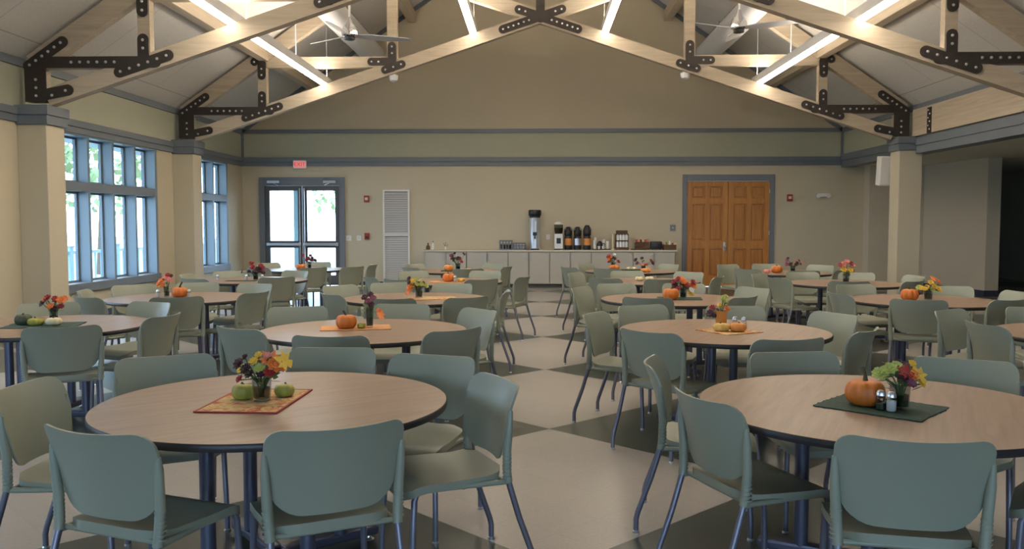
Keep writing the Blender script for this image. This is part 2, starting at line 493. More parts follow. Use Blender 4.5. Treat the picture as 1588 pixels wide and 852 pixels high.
struct(bb.obj('baseboard_back', bbm))
struct(MB().box(7.86, 9.13, 20.585, 20.6, 0, .13).prism([(9.115, 20.6), (9.345, 18.185), (9.645, 18.185), (9.645, 18.2), (9.36, 18.2), (9.13, 20.6)], 0, .13).obj('baseboard_right', bbm))

# columns carrying the trusses
def column(n, x0, x1, y0, y1, zc0, zc1):
    s = MB().bev(x0, x1, y0, y1, 0, zc0, .012)
    o = struct(s.obj('column_%d' % n, 'wall_cream'))
    c = MB().bev(x0 - .035, x1 + .035, y0 - .035, y1 + .035, zc0, zc0 + .13, .008)
    c.bev(x0 - .055, x1 + .055, y0 - .055, y1 + .055, zc0 + .13, zc1, .008)
    c.obj('column_cap', tb, o)
    MB().box(x0 - .012, x1 + .012, y0 - .012, y1 + .012, 0, .11).obj('column_base', bbm, o)
    return o
column(1, XL, -6.71, 11.79, 12.25, 2.885, 3.15)
column(2, XL, -6.71, 16.9, 17.33, 2.895, 3.16)
column(3, 7.0, 7.44, 16.9, 17.33, 2.93, 3.19)
column(4, 7.0, 7.44, 11.79, 12.25, 2.93, 3.19)

# windows along the left wall
TR0, TR1 = 2.03, 2.17
def window(n, y0, y1, lights):
    f = MB()
    xo, xi = XL - .24, XL + .02
    f.box(xo, xi, y0 - .06, y0 + .03, WZ0 - .10, WZ1 + .03); f.box(xo, xi, y1 - .03, y1 + .06, WZ0 - .10, WZ1 + .03)
    f.box(xo, xi, y0 + .03, y1 - .03, WZ1 - .03, WZ1 + .03)
    o = struct(f.obj('window_%d' % n, 'window_blue'))
    MB().bev(xo, XL + .05, y0 - .09, y1 + .09, WZ0 - .11, WZ0 + .03, .01).obj('window_sill', tb, o)
    MB().box(XL - .18, XL + .015, y0 + .03, y1 - .03, TR0, TR1).obj('transom', tb, o)
    st = (y1 - y0) / lights
    for k in range(1, lights):
        yc = y0 + st * k
        MB().box(XL - .20, XL + .01, yc - .035, yc + .035, WZ0 + .03, WZ1 - .03).obj('mullion', 'window_blue', o)
    for k in range(lights):
        a, b = y0 + st * k + .035, y0 + st * (k + 1) - .035
        for lo, hi in ((WZ0 + .03, TR0), (TR1, WZ1 - .03)):
            s = MB()
            x0, x1 = XL - .205, XL - .165
            for p, q, r, t in ((a, a + .035, lo, hi), (b - .035, b, lo, hi), (a + .035, b - .035, lo, lo + .035), (a + .035, b - .035, hi - .035, hi)):
                s.box(x0, x1, p, q, r, t)
            sh = s.obj('sash', 'window_blue', o)
            MB().box(XL - .188, XL - .182, a + .03, b - .03, lo + .03, hi - .03).obj('pane', 'pane_glass', sh)
    portal('daylight_portal', (XL - .24, (y0 + y1) / 2, (WZ0 + WZ1) / 2), (0, -PI / 2, 0), WZ1 - WZ0, y1 - y0)
for i, (a, b, k) in enumerate(WINS): window(i + 1, a, b, k)
def front_window():
    f = MB()
    for k in range(8):
        x = -5.5 + 11 * k / 7
        f.box(x - .05, x + .05, YF - .2, YF + .02, .5, 2.9)
    f.box(-5.5, 5.5, YF - .2, YF + .02, .5, .6); f.box(-5.5, 5.5, YF - .2, YF + .02, 2.8, 2.9); f.box(-5.5, 5.5, YF - .2, YF + .02, 2.03, 2.13)
    o = struct(f.obj('window_5', 'window_blue'))
    MB().box(-5.5, 5.5, YF - .12, YF - .11, .5, 2.9).obj('pane', 'pane_glass', o)
    portal('daylight_portal', (0, YF - .22, 1.7), (PI / 2, 0, 0), 11, 2.4)
front_window()

# glazed double door to the porch
def glass_door():
    f = MB()
    x0, x1, zt = -6.70, -4.615, 2.645
    f.box(x0, x0 + .13, YB - .05, YB + .2, 0, zt); f.box(x1 - .13, x1, YB - .05, YB + .2, 0, zt); f.box(x0 + .13, x1 - .13, YB - .05, YB + .2, 2.44, zt)
    o = struct(f.obj('door_1', tb))
    xm = (x0 + x1) / 2
    for a, b, hinge in ((x0 + .135, xm - .006, 0), (xm + .006, x1 - .135, 1)):
        l = MB()
        st, y0, y1 = .105, YB + .0, YB + .05
        l.box(a, a + st, y0, y1, .02, 2.435); l.box(b - st, b, y0, y1, .02, 2.435)
        l.box(a + st, b - st, y0, y1, 2.32, 2.435); l.box(a + st, b - st, y0, y1, .02, .26); l.box(a + st, b - st, y0, y1, .93, 1.10)
        leaf = l.obj('door_leaf', 'door_dark', o)
        MB().box(a + st, b - st, YB + .02, YB + .03, 1.10, 2.32).obj('pane', 'pane_glass', leaf)
        MB().box(a + st, b - st, YB + .02, YB + .03, .26, .93).obj('pane', 'pane_glass', leaf)
        p = MB().bev(a + .03, b - .03, YB - .075, YB - .03, .985, 1.05, .01)
        p.bev(a + .03, a + .09, YB - .06, YB + .0, .975, 1.06, .008).bev(b - .09, b - .03, YB - .06, YB + .0, .975, 1.06, .008)
        p.obj('push_bar', 'brushed_steel', leaf)
        xr = b - .05 if not hinge else a + .05
        MB().tube([(xr, YB - .04, .1), (xr, YB - .04, 2.38)], .012, 8).obj('latch_rod', 'brushed_steel', leaf, smooth=40)
        xc = a + .22 if not hinge else b - .22
        c = MB().bev(xc - .15, xc + .15, YB - .09, YB - .05, 2.50, 2.565, .008)
        c.tube([(xc, YB - .07, 2.50), (xc + .12 * (1 if not hinge else -1), YB - .10, 2.45)], .012, 8)
        c.obj('door_closer', 'brushed_steel', o)
        portal('daylight_portal', ((a + b) / 2, YB + .2, 1.3), (-PI / 2, 0, 0), b - a, 2.3)
glass_door()

# panelled oak double door
def oak_door():
    x0, x1, zt = 3.545, 5.745, 2.70
    f = MB()
    f.bev(x0, x0 + .11, YB - .03, YB + .2, 0, zt, .006); f.bev(x1 - .11, x1, YB - .03, YB + .2, 0, zt, .006); f.bev(x0 + .11, x1 - .11, YB - .03, YB + .2, 2.545, zt, .006)
    o = struct(f.obj('door_2', tb))
    xm = (x0 + x1) / 2
    MB().box(xm - .03, xm + .03, YB + .066, YB + .08, .01, 2.54).obj('gap_light_stop', 'oak_door', o)  # added strip behind the centre gap, stops outdoor light leaking through
    for a, b, side in ((x0 + .112, xm - .004, 0), (xm + .004, x1 - .112, 1)):
        y0, y1 = YB + .02, YB + .065
        l = MB()
        st = .125; mid = (a + b) / 2
        rows = ((.25, .92), (1.10, 2.0), (2.12, 2.42))
        l.box(a, a + st, y0, y1, .01, 2.54); l.box(b - st, b, y0, y1, .01, 2.54); l.box(mid - .055, mid + .055, y0, y1, .01, 2.54)
        zz = [.01] + [z for r in rows for z in r] + [2.54]
        for k in range(0, len(zz), 2):
            l.box(a + st, mid - .055, y0, y1, zz[k], zz[k + 1]).box(mid + .055, b - st, y0, y1, zz[k], zz[k + 1])
        leaf = l.obj('door_leaf', 'oak_door', o)
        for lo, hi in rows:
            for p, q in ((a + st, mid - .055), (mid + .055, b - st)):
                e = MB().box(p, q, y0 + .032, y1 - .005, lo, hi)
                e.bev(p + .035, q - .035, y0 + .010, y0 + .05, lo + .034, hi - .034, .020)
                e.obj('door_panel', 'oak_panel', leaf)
        kx = b - .07 if not side else a + .07
        if not side:
            k = MB().bev(kx - .03, kx + .03, YB + .005, YB + .022, .86, 1.08, .006)
            k.lathe([(.012, 0), (.012, .03), (.03, .045), (.032, .06), (.02, .075)], (kx, YB + .01, .97), 14, mat=Matrix.Rotation(PI / 2, 3, 'X'))
            k.obj('door_knob', 'brushed_steel', leaf, smooth=40)
        hx = a if not side else b
        for z in (.3, 1.3, 2.3):
            MB().tube([(hx, YB + .012, z - .05), (hx, YB + .012, z + .05)], .012, 8).obj('hinge', 'brushed_steel', leaf)
oak_door()

# ------------------------------------------------------------------ outside
struct(MB().box(-90, 90, -60, 120, -.5, -.35).obj('ground', 'gravel_yard'))
struct(MB().box(-11.2, XL - .25, YF, YB + 7, -.35, -.04).box(XL - .25, 8.0, YB + .25, YB + 7, -.35, -.04).obj('ground_terrace', 'exterior_concrete'))
struct(MB().box(-8.7, XL - .25, YF - 1, YB + 1.5, 3.02, 3.2).obj('roof_overhang', 'porch_blue'))
struct(MB().box(-9.3, 0, YB + .25, YB + 2.6, 3.05, 3.2).obj('roof_porch', 'porch_blue'))
def railing(loc, ln, rz, label):
    t = thing('porch_railing', label, 'railing', loc, rz)
    MB().box(-.04, .04, 0, ln, .86, .93).obj('top_rail', 'porch_blue', t)
    MB().box(-.03, .03, 0, ln, .09, .14).obj('bottom_rail', 'porch_blue', t)
    n = int(ln / 2.2)
    for k in range(n + 1):
        y = ln * k / n
        MB().bev(-.07, .07, y - .07, y + .07, 0, 1.02, .008).bev(-.09, .09, y - .09, y + .09, 1.02, 1.06, .008).obj('rail_post', 'porch_blue', t)
    b = int(ln / .28)
    for k in range(b):
        y = ln * (k + .5) / b
        MB().box(-.018, .018, y - .018, y + .018, .14, .86).obj('baluster', 'porch_blue', t)
railing((-10.6, 15.0, -.04), 15.4, 0, 'blue grey porch railing with square posts outside the side windows')
def porch_post(x, y, label):
    t = thing('porch_post', label, 'post', (x, y, -.04))
    MB().bev(-.09, .09, -.09, .09, 0, 3.09, .01).obj('shaft', 'porch_blue', t)
    MB().bev(-.15, .15, -.15, .15, 2.72, 3.05, .01).obj('capital', 'porch_blue', t)
    MB().bev(-.13, .13, -.13, .13, 0, .2, .01).obj('plinth', 'porch_blue', t)
porch_post(-6.42, 23.3, 'blue porch post seen through the glazed double door')
def tree(x, y, h, r, label, seed):
    rg = random.Random(seed)
    t = thing('tree', label, 'tree', (x, y, -.35), 0, 'trees beyond the windows')
    MB().tube([(0, 0, 0), (.1, .05, h * .35), (0, .1, h * .6), (.1, 0, h * .85)], [.2, .16, .1, .04], 9).obj('trunk', 'bark', t, smooth=60)
    b = MB()
    for k in range(420):
        while True:
            p = Vector((rg.uniform(-1, 1), rg.uniform(-1, 1), rg.uniform(-1, 1)))
            if .35 < p.length < 1: break
        c = Vector((p.x * r, p.y * r, h * .68 + p.z * h * .36))
        u = Vector((rg.uniform(-1, 1), rg.uniform(-1, 1), rg.uniform(-1, 1))).normalized()
        v = u.orthogonal().normalized(); s = rg.uniform(.10, .24)
        b.add([c - u * s, c + v * s * .6, c + u * s, c - v * s * .6], [(0, 1, 2, 3)])
    b.obj('foliage', 'tree_leaf', t)
tree(-14.5, 24.5, 6.0, 2.0, 'leafy green tree beyond the railing, furthest along the side windows', 1)
tree(-16.0, 31.5, 6.5, 2.2, 'leafy green tree behind the far end of the porch railing', 2)
tree(-8.6, 40.0, 6.5, 2.4, 'leafy green tree far behind the glazed double door', 3)
tree(-13.2, 19.5, 5.2, 1.6, 'small leafy tree close to the porch railing', 4)

# ------------------------------------------------------------------ roof timbers
TW = 0.16   # timber depth along the room
def tz(x):  # centre line of the sloping top chord
    return 8.525 - SLOPE * abs(x - RX)
def bz(x):  # centre line of the scissor chord
    return 5.53 - 0.333 * abs(x - RX)
BOLT = []
def bolt(parent, loc):
    if not BOLT:
        o = MB().lathe([(.021, 0), (.019, .010), (.010, .016)], n=8, mat=Matrix.Rotation(PI / 2, 3, 'X')).obj('bolt', 'bolt_steel')
        BOLT.append(o.data)
    else:
        o = bpy.data.objects.new('bolt', BOLT[0]); COL.objects.link(o)
    o.parent = parent; o.location = loc
def roof_truss(y, label):
    t = thing('roof_truss', label, 'truss', (0, y, 0), 0, 'scissor roof trusses')
    w0, w1 = 0.0, TW
    P = lambda d: RX + d
    for s in (-1, 1):
        X = lambda d, s=s: RX + s * d
        MB().beam((X(7.02), tz(X(7.02))), (X(.05), tz(X(.05))), .27, w0, w1).obj('top_chord', 'pine', t)
        e = 2.55
        MB().beam((X(6.82), bz(X(6.82))), (X(-e), 5.53 + .333 * e), .235, w0 + .005 * s, w1 + .005 * s).obj('scissor_chord', 'pine', t)
        MB().beam((X(5.46), bz(X(5.46)) + .05), (X(5.46), tz(X(5.46)) - .05), .17, w0 + .012, w1 - .012).obj('post', 'pine', t)
        MB().beam((X(2.89), bz(X(2.89)) + .05), (X(2.89), tz(X(2.89)) - .05), .20, w0 + .012, w1 - .012).obj('post', 'pine', t)
        MB().beam((X(6.95), 3.735), (X(5.4), 3.735), .15, w0 + .015, w1 - .015).obj('tie_beam', 'pine', t)
        MB().beam((X(5.5), 4.68), (X(2.85), 4.68), .21, w0 + .012, w1 - .012).obj('tie_beam', 'pine', t)
        MB().beam((X(6.98), 3.2), (X(6.98), 3.62), .27, w0 + .013, w1 - .013).obj('heel_block', 'pine', t)
        # black bolted straps
        fr0, fr1 = -.022, -.004
        def plate(caps, bolts):
            m = MB()
            for i, c in enumerate(caps):
                a, b, wd = c[:3]
                m.capsule((X(a[0]), a[1]), (X(b[0]), b[1]), wd, fr0 - .0006 * i, fr1, *(c[3:5] if len(c) > 3 else (True, True)))
            pl = m.obj('steel_plate', 'steel_black', t)
            for a, b, n in bolts:
                for i in range(n):
                    f = i / max(1, n - 1)
                    bolt(pl, (X(a[0] + (b[0] - a[0]) * f), fr0 - .004, a[1] + (b[1] - a[1]) * f))
        c1 = lambda d: bz(X(d))
        c2 = lambda d: tz(X(d))
        plate([((6.97, 3.2), (6.97, 3.74), .30, False, False), ((7.06, c2(7.06)), (6.58, c2(6.58)), .15), ((6.98, 3.27), (6.52, c1(6.52)), .15),
               ((6.98, 3.735), (5.30, 3.735), .155)],
              [((7.04, c2(7.04)), (6.60, c2(6.60)), 6), ((6.96, 3.28), (6.96, 3.50), 3), ((6.74, c1(6.74)), (6.55, c1(6.55)), 2), ((6.46, 3.735), (5.86, 3.735), 6)])
        plate([((5.46, c1(5.46)), (5.46, 4.04), .155), ((5.80, c1(5.80)), (5.12, c1(5.12)), .15)],
              [((5.46, 3.92), (5.46, 4.03), 2), ((5.78, c1(5.78)), (5.14, c1(5.14)), 6)])
        plate([((5.46, 4.42), (5.46, 4.68), .155), ((5.60, c2(5.60)), (5.46, c2(5.46)), .15)],
              [((5.46, 4.43), (5.46, 4.55), 2), ((5.6, c2(5.6)), (5.6, c2(5.6)), 1)])
        plate([((2.89, c1(2.89)), (2.89, 4.98), .165), ((3.30, 4.68), (2.89, 4.68), .15), ((3.03, c1(3.03)), (2.70, c1(2.70)), .15)],
              [((2.89, 4.84), (2.89, 4.97), 2), ((3.29, 4.68), (3.15, 4.68), 2), ((3.02, c1(3.02)), (2.71, c1(2.71)), 3)])
    MB().beam((RX, 5.5), (RX, tz(RX) - .05), .20, w0 + .012, w1 - .012).obj('king_post', 'pine', t)
    m = MB(); spots = []
    for s in (-1, 1):
        m.capsule((RX, 5.53), (RX + s * .73, bz(RX + .73)), .16, -.024 - .0007 * s, -.004)
        m.capsule((RX, 5.53), (RX + s * .42, 5.53 + .333 * .42), .16, -.0255 - .0007 * s, -.004)
        for i in range(6):
            d = .22 + .1 * i
            spots.append((RX + s * d, -.028, 5.53 - .333 * d))
        for d in (.29, .41):
            spots.append((RX + s * d, -.028, 5.53 + .333 * d))
    m.capsule((RX, 5.5), (RX, 6.1), .17, -.0275, -.004)
    pl = m.obj('steel_plate', 'steel_black', t)
    for q in spots: bolt(pl, q)
    return t
roof_truss(11.86, 'timber scissor truss with black bolted plates over the nearer pair of columns')
roof_truss(17.02, 'timber scissor truss with black bolted plates over the pair of columns by the back wall')

def purlin(d, label):
    x = RX + d
    z = RIDGE - SLOPE * abs(d)
    s = 1 if d > 0 else -1
    b = MB().bev(-.09, .09, YF + .05, YB - .001, -.33, -.075, .01)
    o = b.obj('roof_purlin', 'pine_long', loc=(x, 0, z))
    tag(o, label, 'beam', 'roof purlins')
purlin(-5.42, 'long timber purlin under the roof slope on the window side, low one')
purlin(5.42, 'long timber purlin under the roof slope on the oak door side, low one')
purlin(-3.05, 'long timber purlin under the roof slope on the window side, high one')
purlin(3.05, 'long timber purlin under the roof slope on the oak door side, high one')

# laminated side beam with its bracket
t = thing('glulam_beam', 'pale laminated timber beam over the dark alcove opening', 'beam', (XR - .09, 0, 0))
MB().bev(0, .08, YF + .05, 16.95, 3.19, 3.70, .008).obj('timber', 'pine_long', t)
m = MB().box(-.012, .0, 16.14, 16.30, 3.19, 3.66); p = m.obj('bracket', 'steel_black', t)
for i in range(6): MB().ball((-.014, 16.19 + .06 * (i % 2), 3.26 + .07 * i), .016, 8).obj('bolt', 'bolt_steel', p)

# linear lights hung over the chords
def linear_light(x, z, label):
    y0, y1 = 4.6, 17.6
    t = thing('linear_pendant_light', label, 'light', (x, 0, z), 0, 'linear pendant lights')
    MB().box(-.07, .07, y0, y1, .02, .16).obj('housing', 'white_paint', t)
    MB().box(-.06, .06, y0 + .03, y1 - .03, -.004, .02).obj('lens', 'lamp_lens', t)
    MB().box(-.055, .055, y0 + .03, y1 - .03, .16, .164).obj('uplight_lens', 'lamp_uplight', t)
    roof = RIDGE - SLOPE * abs(x - RX) - .01
    for y in (6.5, 9.5, 12.6, 15.2, 17.45):
        MB().tube([(.0, y, .15), (0, y, roof - z)], .006, 6).obj('suspension_cable', 'white_paint', t)
linear_light(RX - 4.28, 4.27, 'glowing linear pendant light along the window side of the roof')
linear_light(RX - 1.32, 5.25, 'glowing linear pendant light beside the ridge on the window side')
linear_light(RX + 1.27, 5.25, 'glowing linear pendant light beside the ridge on the oak door side')
linear_light(RX + 4.30, 4.27, 'glowing linear pendant light along the oak door side of the roof')

def duct(x, label):
    t = thing('round_duct', label, 'duct', (x, 0, 5.57), 0, 'round ventilation ducts')
    MB().tube([(0, YF + .1, 0), (0, YB - .001, 0)], .255, 28).obj('duct_tube', 'duct_grey', t, smooth=40)
    for y in (8, 10.5, 13.2, 15.6, 18.4):
        r = [(.262, -.02), (.268, 0), (.262, .02)]
        MB().lathe(r, (0, y, 0), 28, mat=Matrix.Rotation(PI / 2, 3, 'X'), cap=False).obj('duct_seam', 'duct_grey', t, smooth=40)
    for y in (9.2, 14.4, 19.6):
        MB().tube([(0, y, .25), (0, y, RIDGE - SLOPE * abs(x - RX) - 5.57)], .012, 6).obj('hanger_rod', 'brushed_steel', t)
duct(-3.88, 'grey round ventilation duct under the roof on the window side')
duct(4.08, 'grey round ventilation duct under the roof on the oak door side')

def fan(x, y, z, angs, label):
    t = thing('ceiling_fan', label, 'fan', (x, y, z), 0, 'ceiling fans')
    roof = RIDGE - SLOPE * abs(x - RX) - z
    MB().tube([(0, 0, .30), (0, 0, roof)], .018, 10).obj('downrod', 'white_paint', t)
    MB().lathe([(.07, roof - .16), (.09, roof - .1), (.09, roof)], (0, 0, 0), 18).obj('canopy', 'white_paint', t, smooth=40)
    MB().lathe([(.085, .0), (.13, .03), (.135, .10), (.11, .17), (.06, .22), (.035, .32)], (0, 0, 0), 24).obj('motor_housing', 'chrome', t, smooth=40)
    MB().lathe([(.03, -.055), (.085, -.045), (.09, .0)], (0, 0, 0), 20).obj('hub_cap', 'black_plastic', t, smooth=40)
    for a in angs:
        b = MB()
        prof = [(.10, .05), (.2, .055), (.35, .085), (.7, .075), (.95, .055), (1.03, .02)]
        vs, fs = [], []
        for r, wd in prof:
            for sg, zz in ((-1, .012), (1, -.012), (1, -.020), (-1, .004)):
                vs.append((r, sg * wd, .03 + zz * (wd / .085) * 2))
        for i in range(len(prof) - 1):
            for k in range(4):
                fs.append((i * 4 + k, i * 4 + (k + 1) % 4, (i + 1) * 4 + (k + 1) % 4, (i + 1) * 4 + k))
        fs += [(0, 1, 2, 3), tuple(range(len(vs) - 4, len(vs)))[::-1]]
        b.add(vs, fs)
        b.obj('blade', 'fan_grey', t, rz=math.radians(a))
fan(-3.06, 14.4, 4.60, (22, 142, 262), 'grey three blade ceiling fan with chrome motor on the window side')
fan(3.32, 14.4, 4.68, (208, 328, 88), 'grey three blade ceiling fan on the oak door side')

for d, lab in ((-2.88, 'small white dome lamp under the far truss, window side'), (2.82, 'small white dome lamp under the far truss, oak door side')):
    t = thing('dome_lamp', lab, 'lamp', (RX + d, 17.12, bz(RX + d) - .12), 0, 'small dome lamps')
    MB().lathe([(.03, -.15), (.075, -.12), (.09, -.06), (.09, -.02)], n=18).obj('lamp_shade', 'white_paint', t, smooth=40)
    MB().lathe([(.05, -.03), (.05, .03)], n=14).obj('base', 'white_paint', t)

# ------------------------------------------------------------------ things on the walls
def text_mesh(txt, size, name, mat, parent, mtx, depth=.004):
    c = bpy.data.curves.new(name, 'FONT')
    c.body = txt; c.size = size; c.extrude = depth; c.align_x = 'CENTER'; c.align_y = 'CENTER'
    o = bpy.data.objects.new(name, c); COL.objects.link(o)
    bpy.context.view_layer.update()
    me = bpy.data.meshes.new_from_object(o.evaluated_get(bpy.context.evaluated_depsgraph_get()))
    bpy.data.objects.remove(o)
    me.transform(mtx); me.materials.clear(); me.materials.append(M[mat])
    q = bpy.data.objects.new(name, me); COL.objects.link(q); q.parent = parent
    return q
FACE = Matrix(((1, 0, 0, 0), (0, 0, -1, 0), (0, 1, 0, 0), (0, 0, 0, 1)))   # upright, facing the room
t = thing('exit_sign', 'lit red and white exit sign above the glazed double door', 'sign', (-5.68, YB, 2.95))
MB().bev(-.165, .165, -.10, -.06, -.10, .10, .01).box(-.08, .08, -.06, -.03, -.05, .08).obj('case', 'white_paint', t)
MB().box(-.145, .145, -.104, -.10, -.08, .08).obj('face', 'exit_glow', t)
text_mesh('EXIT', .135, 'letters', 'exit_letter', t, Matrix.Translation((0, -.106, 0)) @ FACE)

def alarm(x, z, label, name, cat):
    t = thing(name, label, cat, (x, YB, z), 0, 'fire alarms')
    MB().bev(-.065, .065, -.04, 0, -.08, .08, .008).obj('base', 'red_plastic', t)
    MB().bev(-.035, .035, -.07, -.04, -.03, .035, .008).obj('strobe', 'ceramic_white', t)
alarm(-4.08, 2.12, 'red fire alarm strobe beside the glazed double door', 'fire_alarm', 'alarm')
alarm(6.1, 2.14, 'red fire alarm strobe beside the oak double door', 'fire_alarm', 'alarm')
t = thing('alarm_pull_station', 'dark red fire alarm pull box below the alarm strobe', 'alarm', (-4.08, YB, 1.215))
MB().bev(-.06, .06, -.045, 0, -.08, .08, .008).obj('case', 'red_plastic', t)
MB().bev(-.04, .04, -.058, -.045, -.05, .0, .004).obj('pull_handle', 'black_plastic', t)
def plate_thing(name, x, z, wd, ht, label, cat, y=YB, mat='ceramic_white', rows=1):
    t = thing(name, label, cat, (x, y, z))
    MB().bev(-wd / 2, wd / 2, -.014, 0, -ht / 2, ht / 2, .004).obj('cover_plate', mat, t)
    for r in range(rows):
        zz = (r - (rows - 1) / 2) * ht * .45
        MB().bev(-.014, .014, -.024, -.014, zz - .02, zz + .02, .003).obj('insert', 'grille_white', t)
plate_thing('light_switch', -4.53, 1.17, .13, .13, 'white light switch plate nearer the glazed door', 'switch')
plate_thing('light_switch', -4.28, 1.17, .10, .13, 'white light switch plate next to the red pull box', 'switch')
plate_thing('wall_outlet', -3.97, .47, .08, .12, 'white power outlet low on the wall beside the tall grille', 'outlet', rows=2)
plate_thing('wall_outlet', .32, 1.20, .08, .12, 'power outlet above the counter behind the tall silver brewer', 'outlet', rows=2)
plate_thing('thermostat', 3.32, 1.42, .13, .15, 'grey thermostat plate beside the oak door frame', 'thermostat', mat='rack_blue')
t = thing('emergency_light', 'white twin head emergency light right of the oak door', 'light', (6.87, YB, 2.2))
MB().bev(-.13, .13, -.07, 0, -.035, .045, .01).obj('case', 'ceramic_white', t)
for s in (-1, 1):
    MB().lathe([(.02, 0), (.055, .04), (.055, .06)], (s * .12, -.07, .0), 14, mat=Matrix.Rotation(PI / 2 + .25, 3, 'X')).obj('lamp_head', 'ceramic_white', t, smooth=40)

# tall return-air grille
t = thing('wall_grille', 'tall white louvred air grille between door and counter', 'grille', (-3.36, YB, 0))
for lo, hi in ((.09, 1.235), (1.265, 2.32)):
    MB().box(-.29, .29, -.012, -.002, lo + .02, hi - .02).obj('backing', 'grille_dark', t)
    s = MB()
    n = int((hi - lo) / .045)
    for k in range(n):
        z = lo + .03 + (hi - lo - .06) * (k + .5) / n
        s.add([(-.29, -.012, z), (.29, -.012, z), (.29, -.035, z - .028), (-.29, -.035, z - .028), (-.29, -.012, z + .006), (.29, -.012, z + .006), (.29, -.035, z - .022), (-.29, -.035, z - .022)],
              [(0, 1, 2, 3), (4, 7, 6, 5), (3, 2, 6, 7), (0, 4, 5, 1)])
    s.obj('louvre_slats', 'grille_white', t)
    f = MB()
    f.box(-.325, -.285, -.045, 0, lo - .02, hi + .02); f.box(.285, .325, -.045, 0, lo - .02, hi + .02)
    f.box(-.285, .285, -.045, 0, hi - .02, hi + .02); f.box(-.285, .285, -.045, 0, lo - .02, lo + .02)
    f.obj('frame', 'ceramic_white', t)

# loudspeaker on the far right column
t = thing('wall_speaker', 'white box loudspeaker on the column beside the alcove', 'speaker', (6.93, 17.47, 2.57))
MB().bev(-.11, .11, -.10, .10, -.29, .29, .02, Matrix.Rotation(.12, 4, 'X')).obj('cabinet', 'ceramic_white', t)
MB().bev(-.095, .095, -.112, -.10, -.27, .27, .008, Matrix.Rotation(.12, 4, 'X')).obj('front_grille', 'grille_white', t)
MB().tube([(.02, -.02, -.05), (.10, -.10, -.05), (.10, -.14, -.05)], .02, 8).obj('bracket', 'brushed_steel', t)

# ------------------------------------------------------------------ serving counter
CX0, CX1, CY0, CY1 = -2.64, 3.33, 20.4, YB
NC = 6
for k in range(NC):
    a = CX0 + .04 + (CX1 - CX0 - .07) * k / NC
    b = CX0 + .04 + (CX1 - CX0 - .07) * (k + 1) / NC
    nm = ('first', 'second', 'third', 'fourth', 'fifth', 'sixth')[k]
    t = thing('base_cabinet', 'pale grey two door base cabinet, %s one counted from the wall grille' % nm, 'cabinet', ((a + b) / 2, CY0, 0), 0, 'base cabinets under the counter')
    h = (b - a) / 2
    MB().box(-h, h, .055, CY1 - CY0 - .005, .09, .86).obj('carcass', 'cabinet_grey', t)
    MB().box(-h, h, .09, .2, 0, .09).obj('toe_kick', 'toe_dark', t)
    for s in (-1, 1):
        d = MB().bev(min(0, s * h) + .010, max(0, s * h) - .010, .008, .03, .10, .85, .004).obj('door', 'cabinet_grey', t)
        xk = s * .045
        MB().tube([(xk, .008, .66), (xk, -.02, .67), (xk, -.02, .77), (xk, .008, .78)], .006, 6).obj('handle', 'brushed_steel', d)
t = MB().bev(CX0 - .03, CX1 + .03, CY0 - .02, YB - .001, .86, .90, .008).obj('worktop', 'counter_cream')
tag(t, 'long cream worktop running over the base cabinets', 'worktop')
CT = .90
def brewer():
    t = thing('coffee_brewer', 'tall silver column brewer with a black cap on the worktop', 'brewer', (0, 20.65, CT))
    MB().lathe([(.145, 0), (.145, .02), (.125, .04), (.125, .74), (.13, .76)], n=26).obj('tank', 'tank_steel', t, smooth=40)
    MB().lathe([(.13, .76), (.125, .79), (.15, .82), (.155, .92), (.14, .95)], n=26).obj('lid', 'black_plastic', t, smooth=40)
    f = MB().bev(-.05, .05, -.15, -.12, .34, .42, .01); f.tube([(0, -.14, .34), (0, -.17, .30), (0, -.17, .26)], .015, 8)
    f.obj('tap', 'black_plastic', t)
    MB().tube([(.03, -.135, .06), (.03, -.135, .68)], .012, 8).obj('sight_gauge', 'bolt_steel', t)
    MB().bev(-.10, .10, -.24, -.12, 0, .03, .006).obj('drip_tray', 'black_plastic', t)
brewer()
t = thing('coffee_grinder', 'white coffee grinder with a clear hopper beside the airpots', 'grinder', (.565, 20.65, CT))
MB().bev(-.10, .10, -.13, .13, 0, .38, .015).obj('body', 'ceramic_white', t)
MB().bev(-.05, .05, -.142, -.13, .15, .28, .006).obj('control_panel', 'black_plastic', t)
MB().bev(-.105, .105, -.135, .135, 0, .03, .008).obj('base', 'black_plastic', t)
MB().lathe([(.085, .38), (.105, .46), (.11, .60)], n=20).obj('hopper', 'smoke_glass', t, smooth=40)
MB().lathe([(.08, .385), (.098, .46), (.10, .52)], n=20).obj('coffee_beans', 'wicker', t, smooth=40)
MB().lathe([(.11, .60), (.11, .62), (.08, .65), (.03, .67)], n=20).obj('lid', 'ceramic_white', t, smooth=40)
def airpot(x, h, lab, mat):
    t = thing('airpot', lab, 'coffee pot', (x, 20.66, CT), 0, 'black airpots on the worktop')
    MB().lathe([(.085, 0), (.09, .02), (.09, .30), (.075, .33)], n=22).obj('body', 'black_plastic', t, smooth=40)
    a = MB()
    a.lathe([(.0915, .11), (.0915, .27)], n=22, cap=False)
    a.obj('label_band', mat, t, smooth=40)
    MB().lathe([(.08, .33), (.095, .37), (.09, .44), (.06, h - .05), (.03, h)], n=20).obj('pump_lid', 'black_plastic', t, smooth=40)
    MB().tube([(0, -.07, .38), (0, -.12, .40), (0, -.14, .36)], .016, 8).obj('spout', 'black_plastic', t)
    MB().tube([(-.085, 0, .34), (-.092, 0, .48), (-.04, 0, h + .0), (.04, 0, h), (.092, 0, .48), (.085, 0, .34)], .008, 8).obj('carry_handle', 'black_plastic', t)
airpot(.80, .54, 'black airpot with an orange band, next to the grinder', 'squash_orange')
airpot(1.02, .54, 'black airpot with a silver band, middle of three', 'brushed_steel')
airpot(1.245, .58, 'black airpot with an orange band, furthest from the grinder', 'squash_orange')
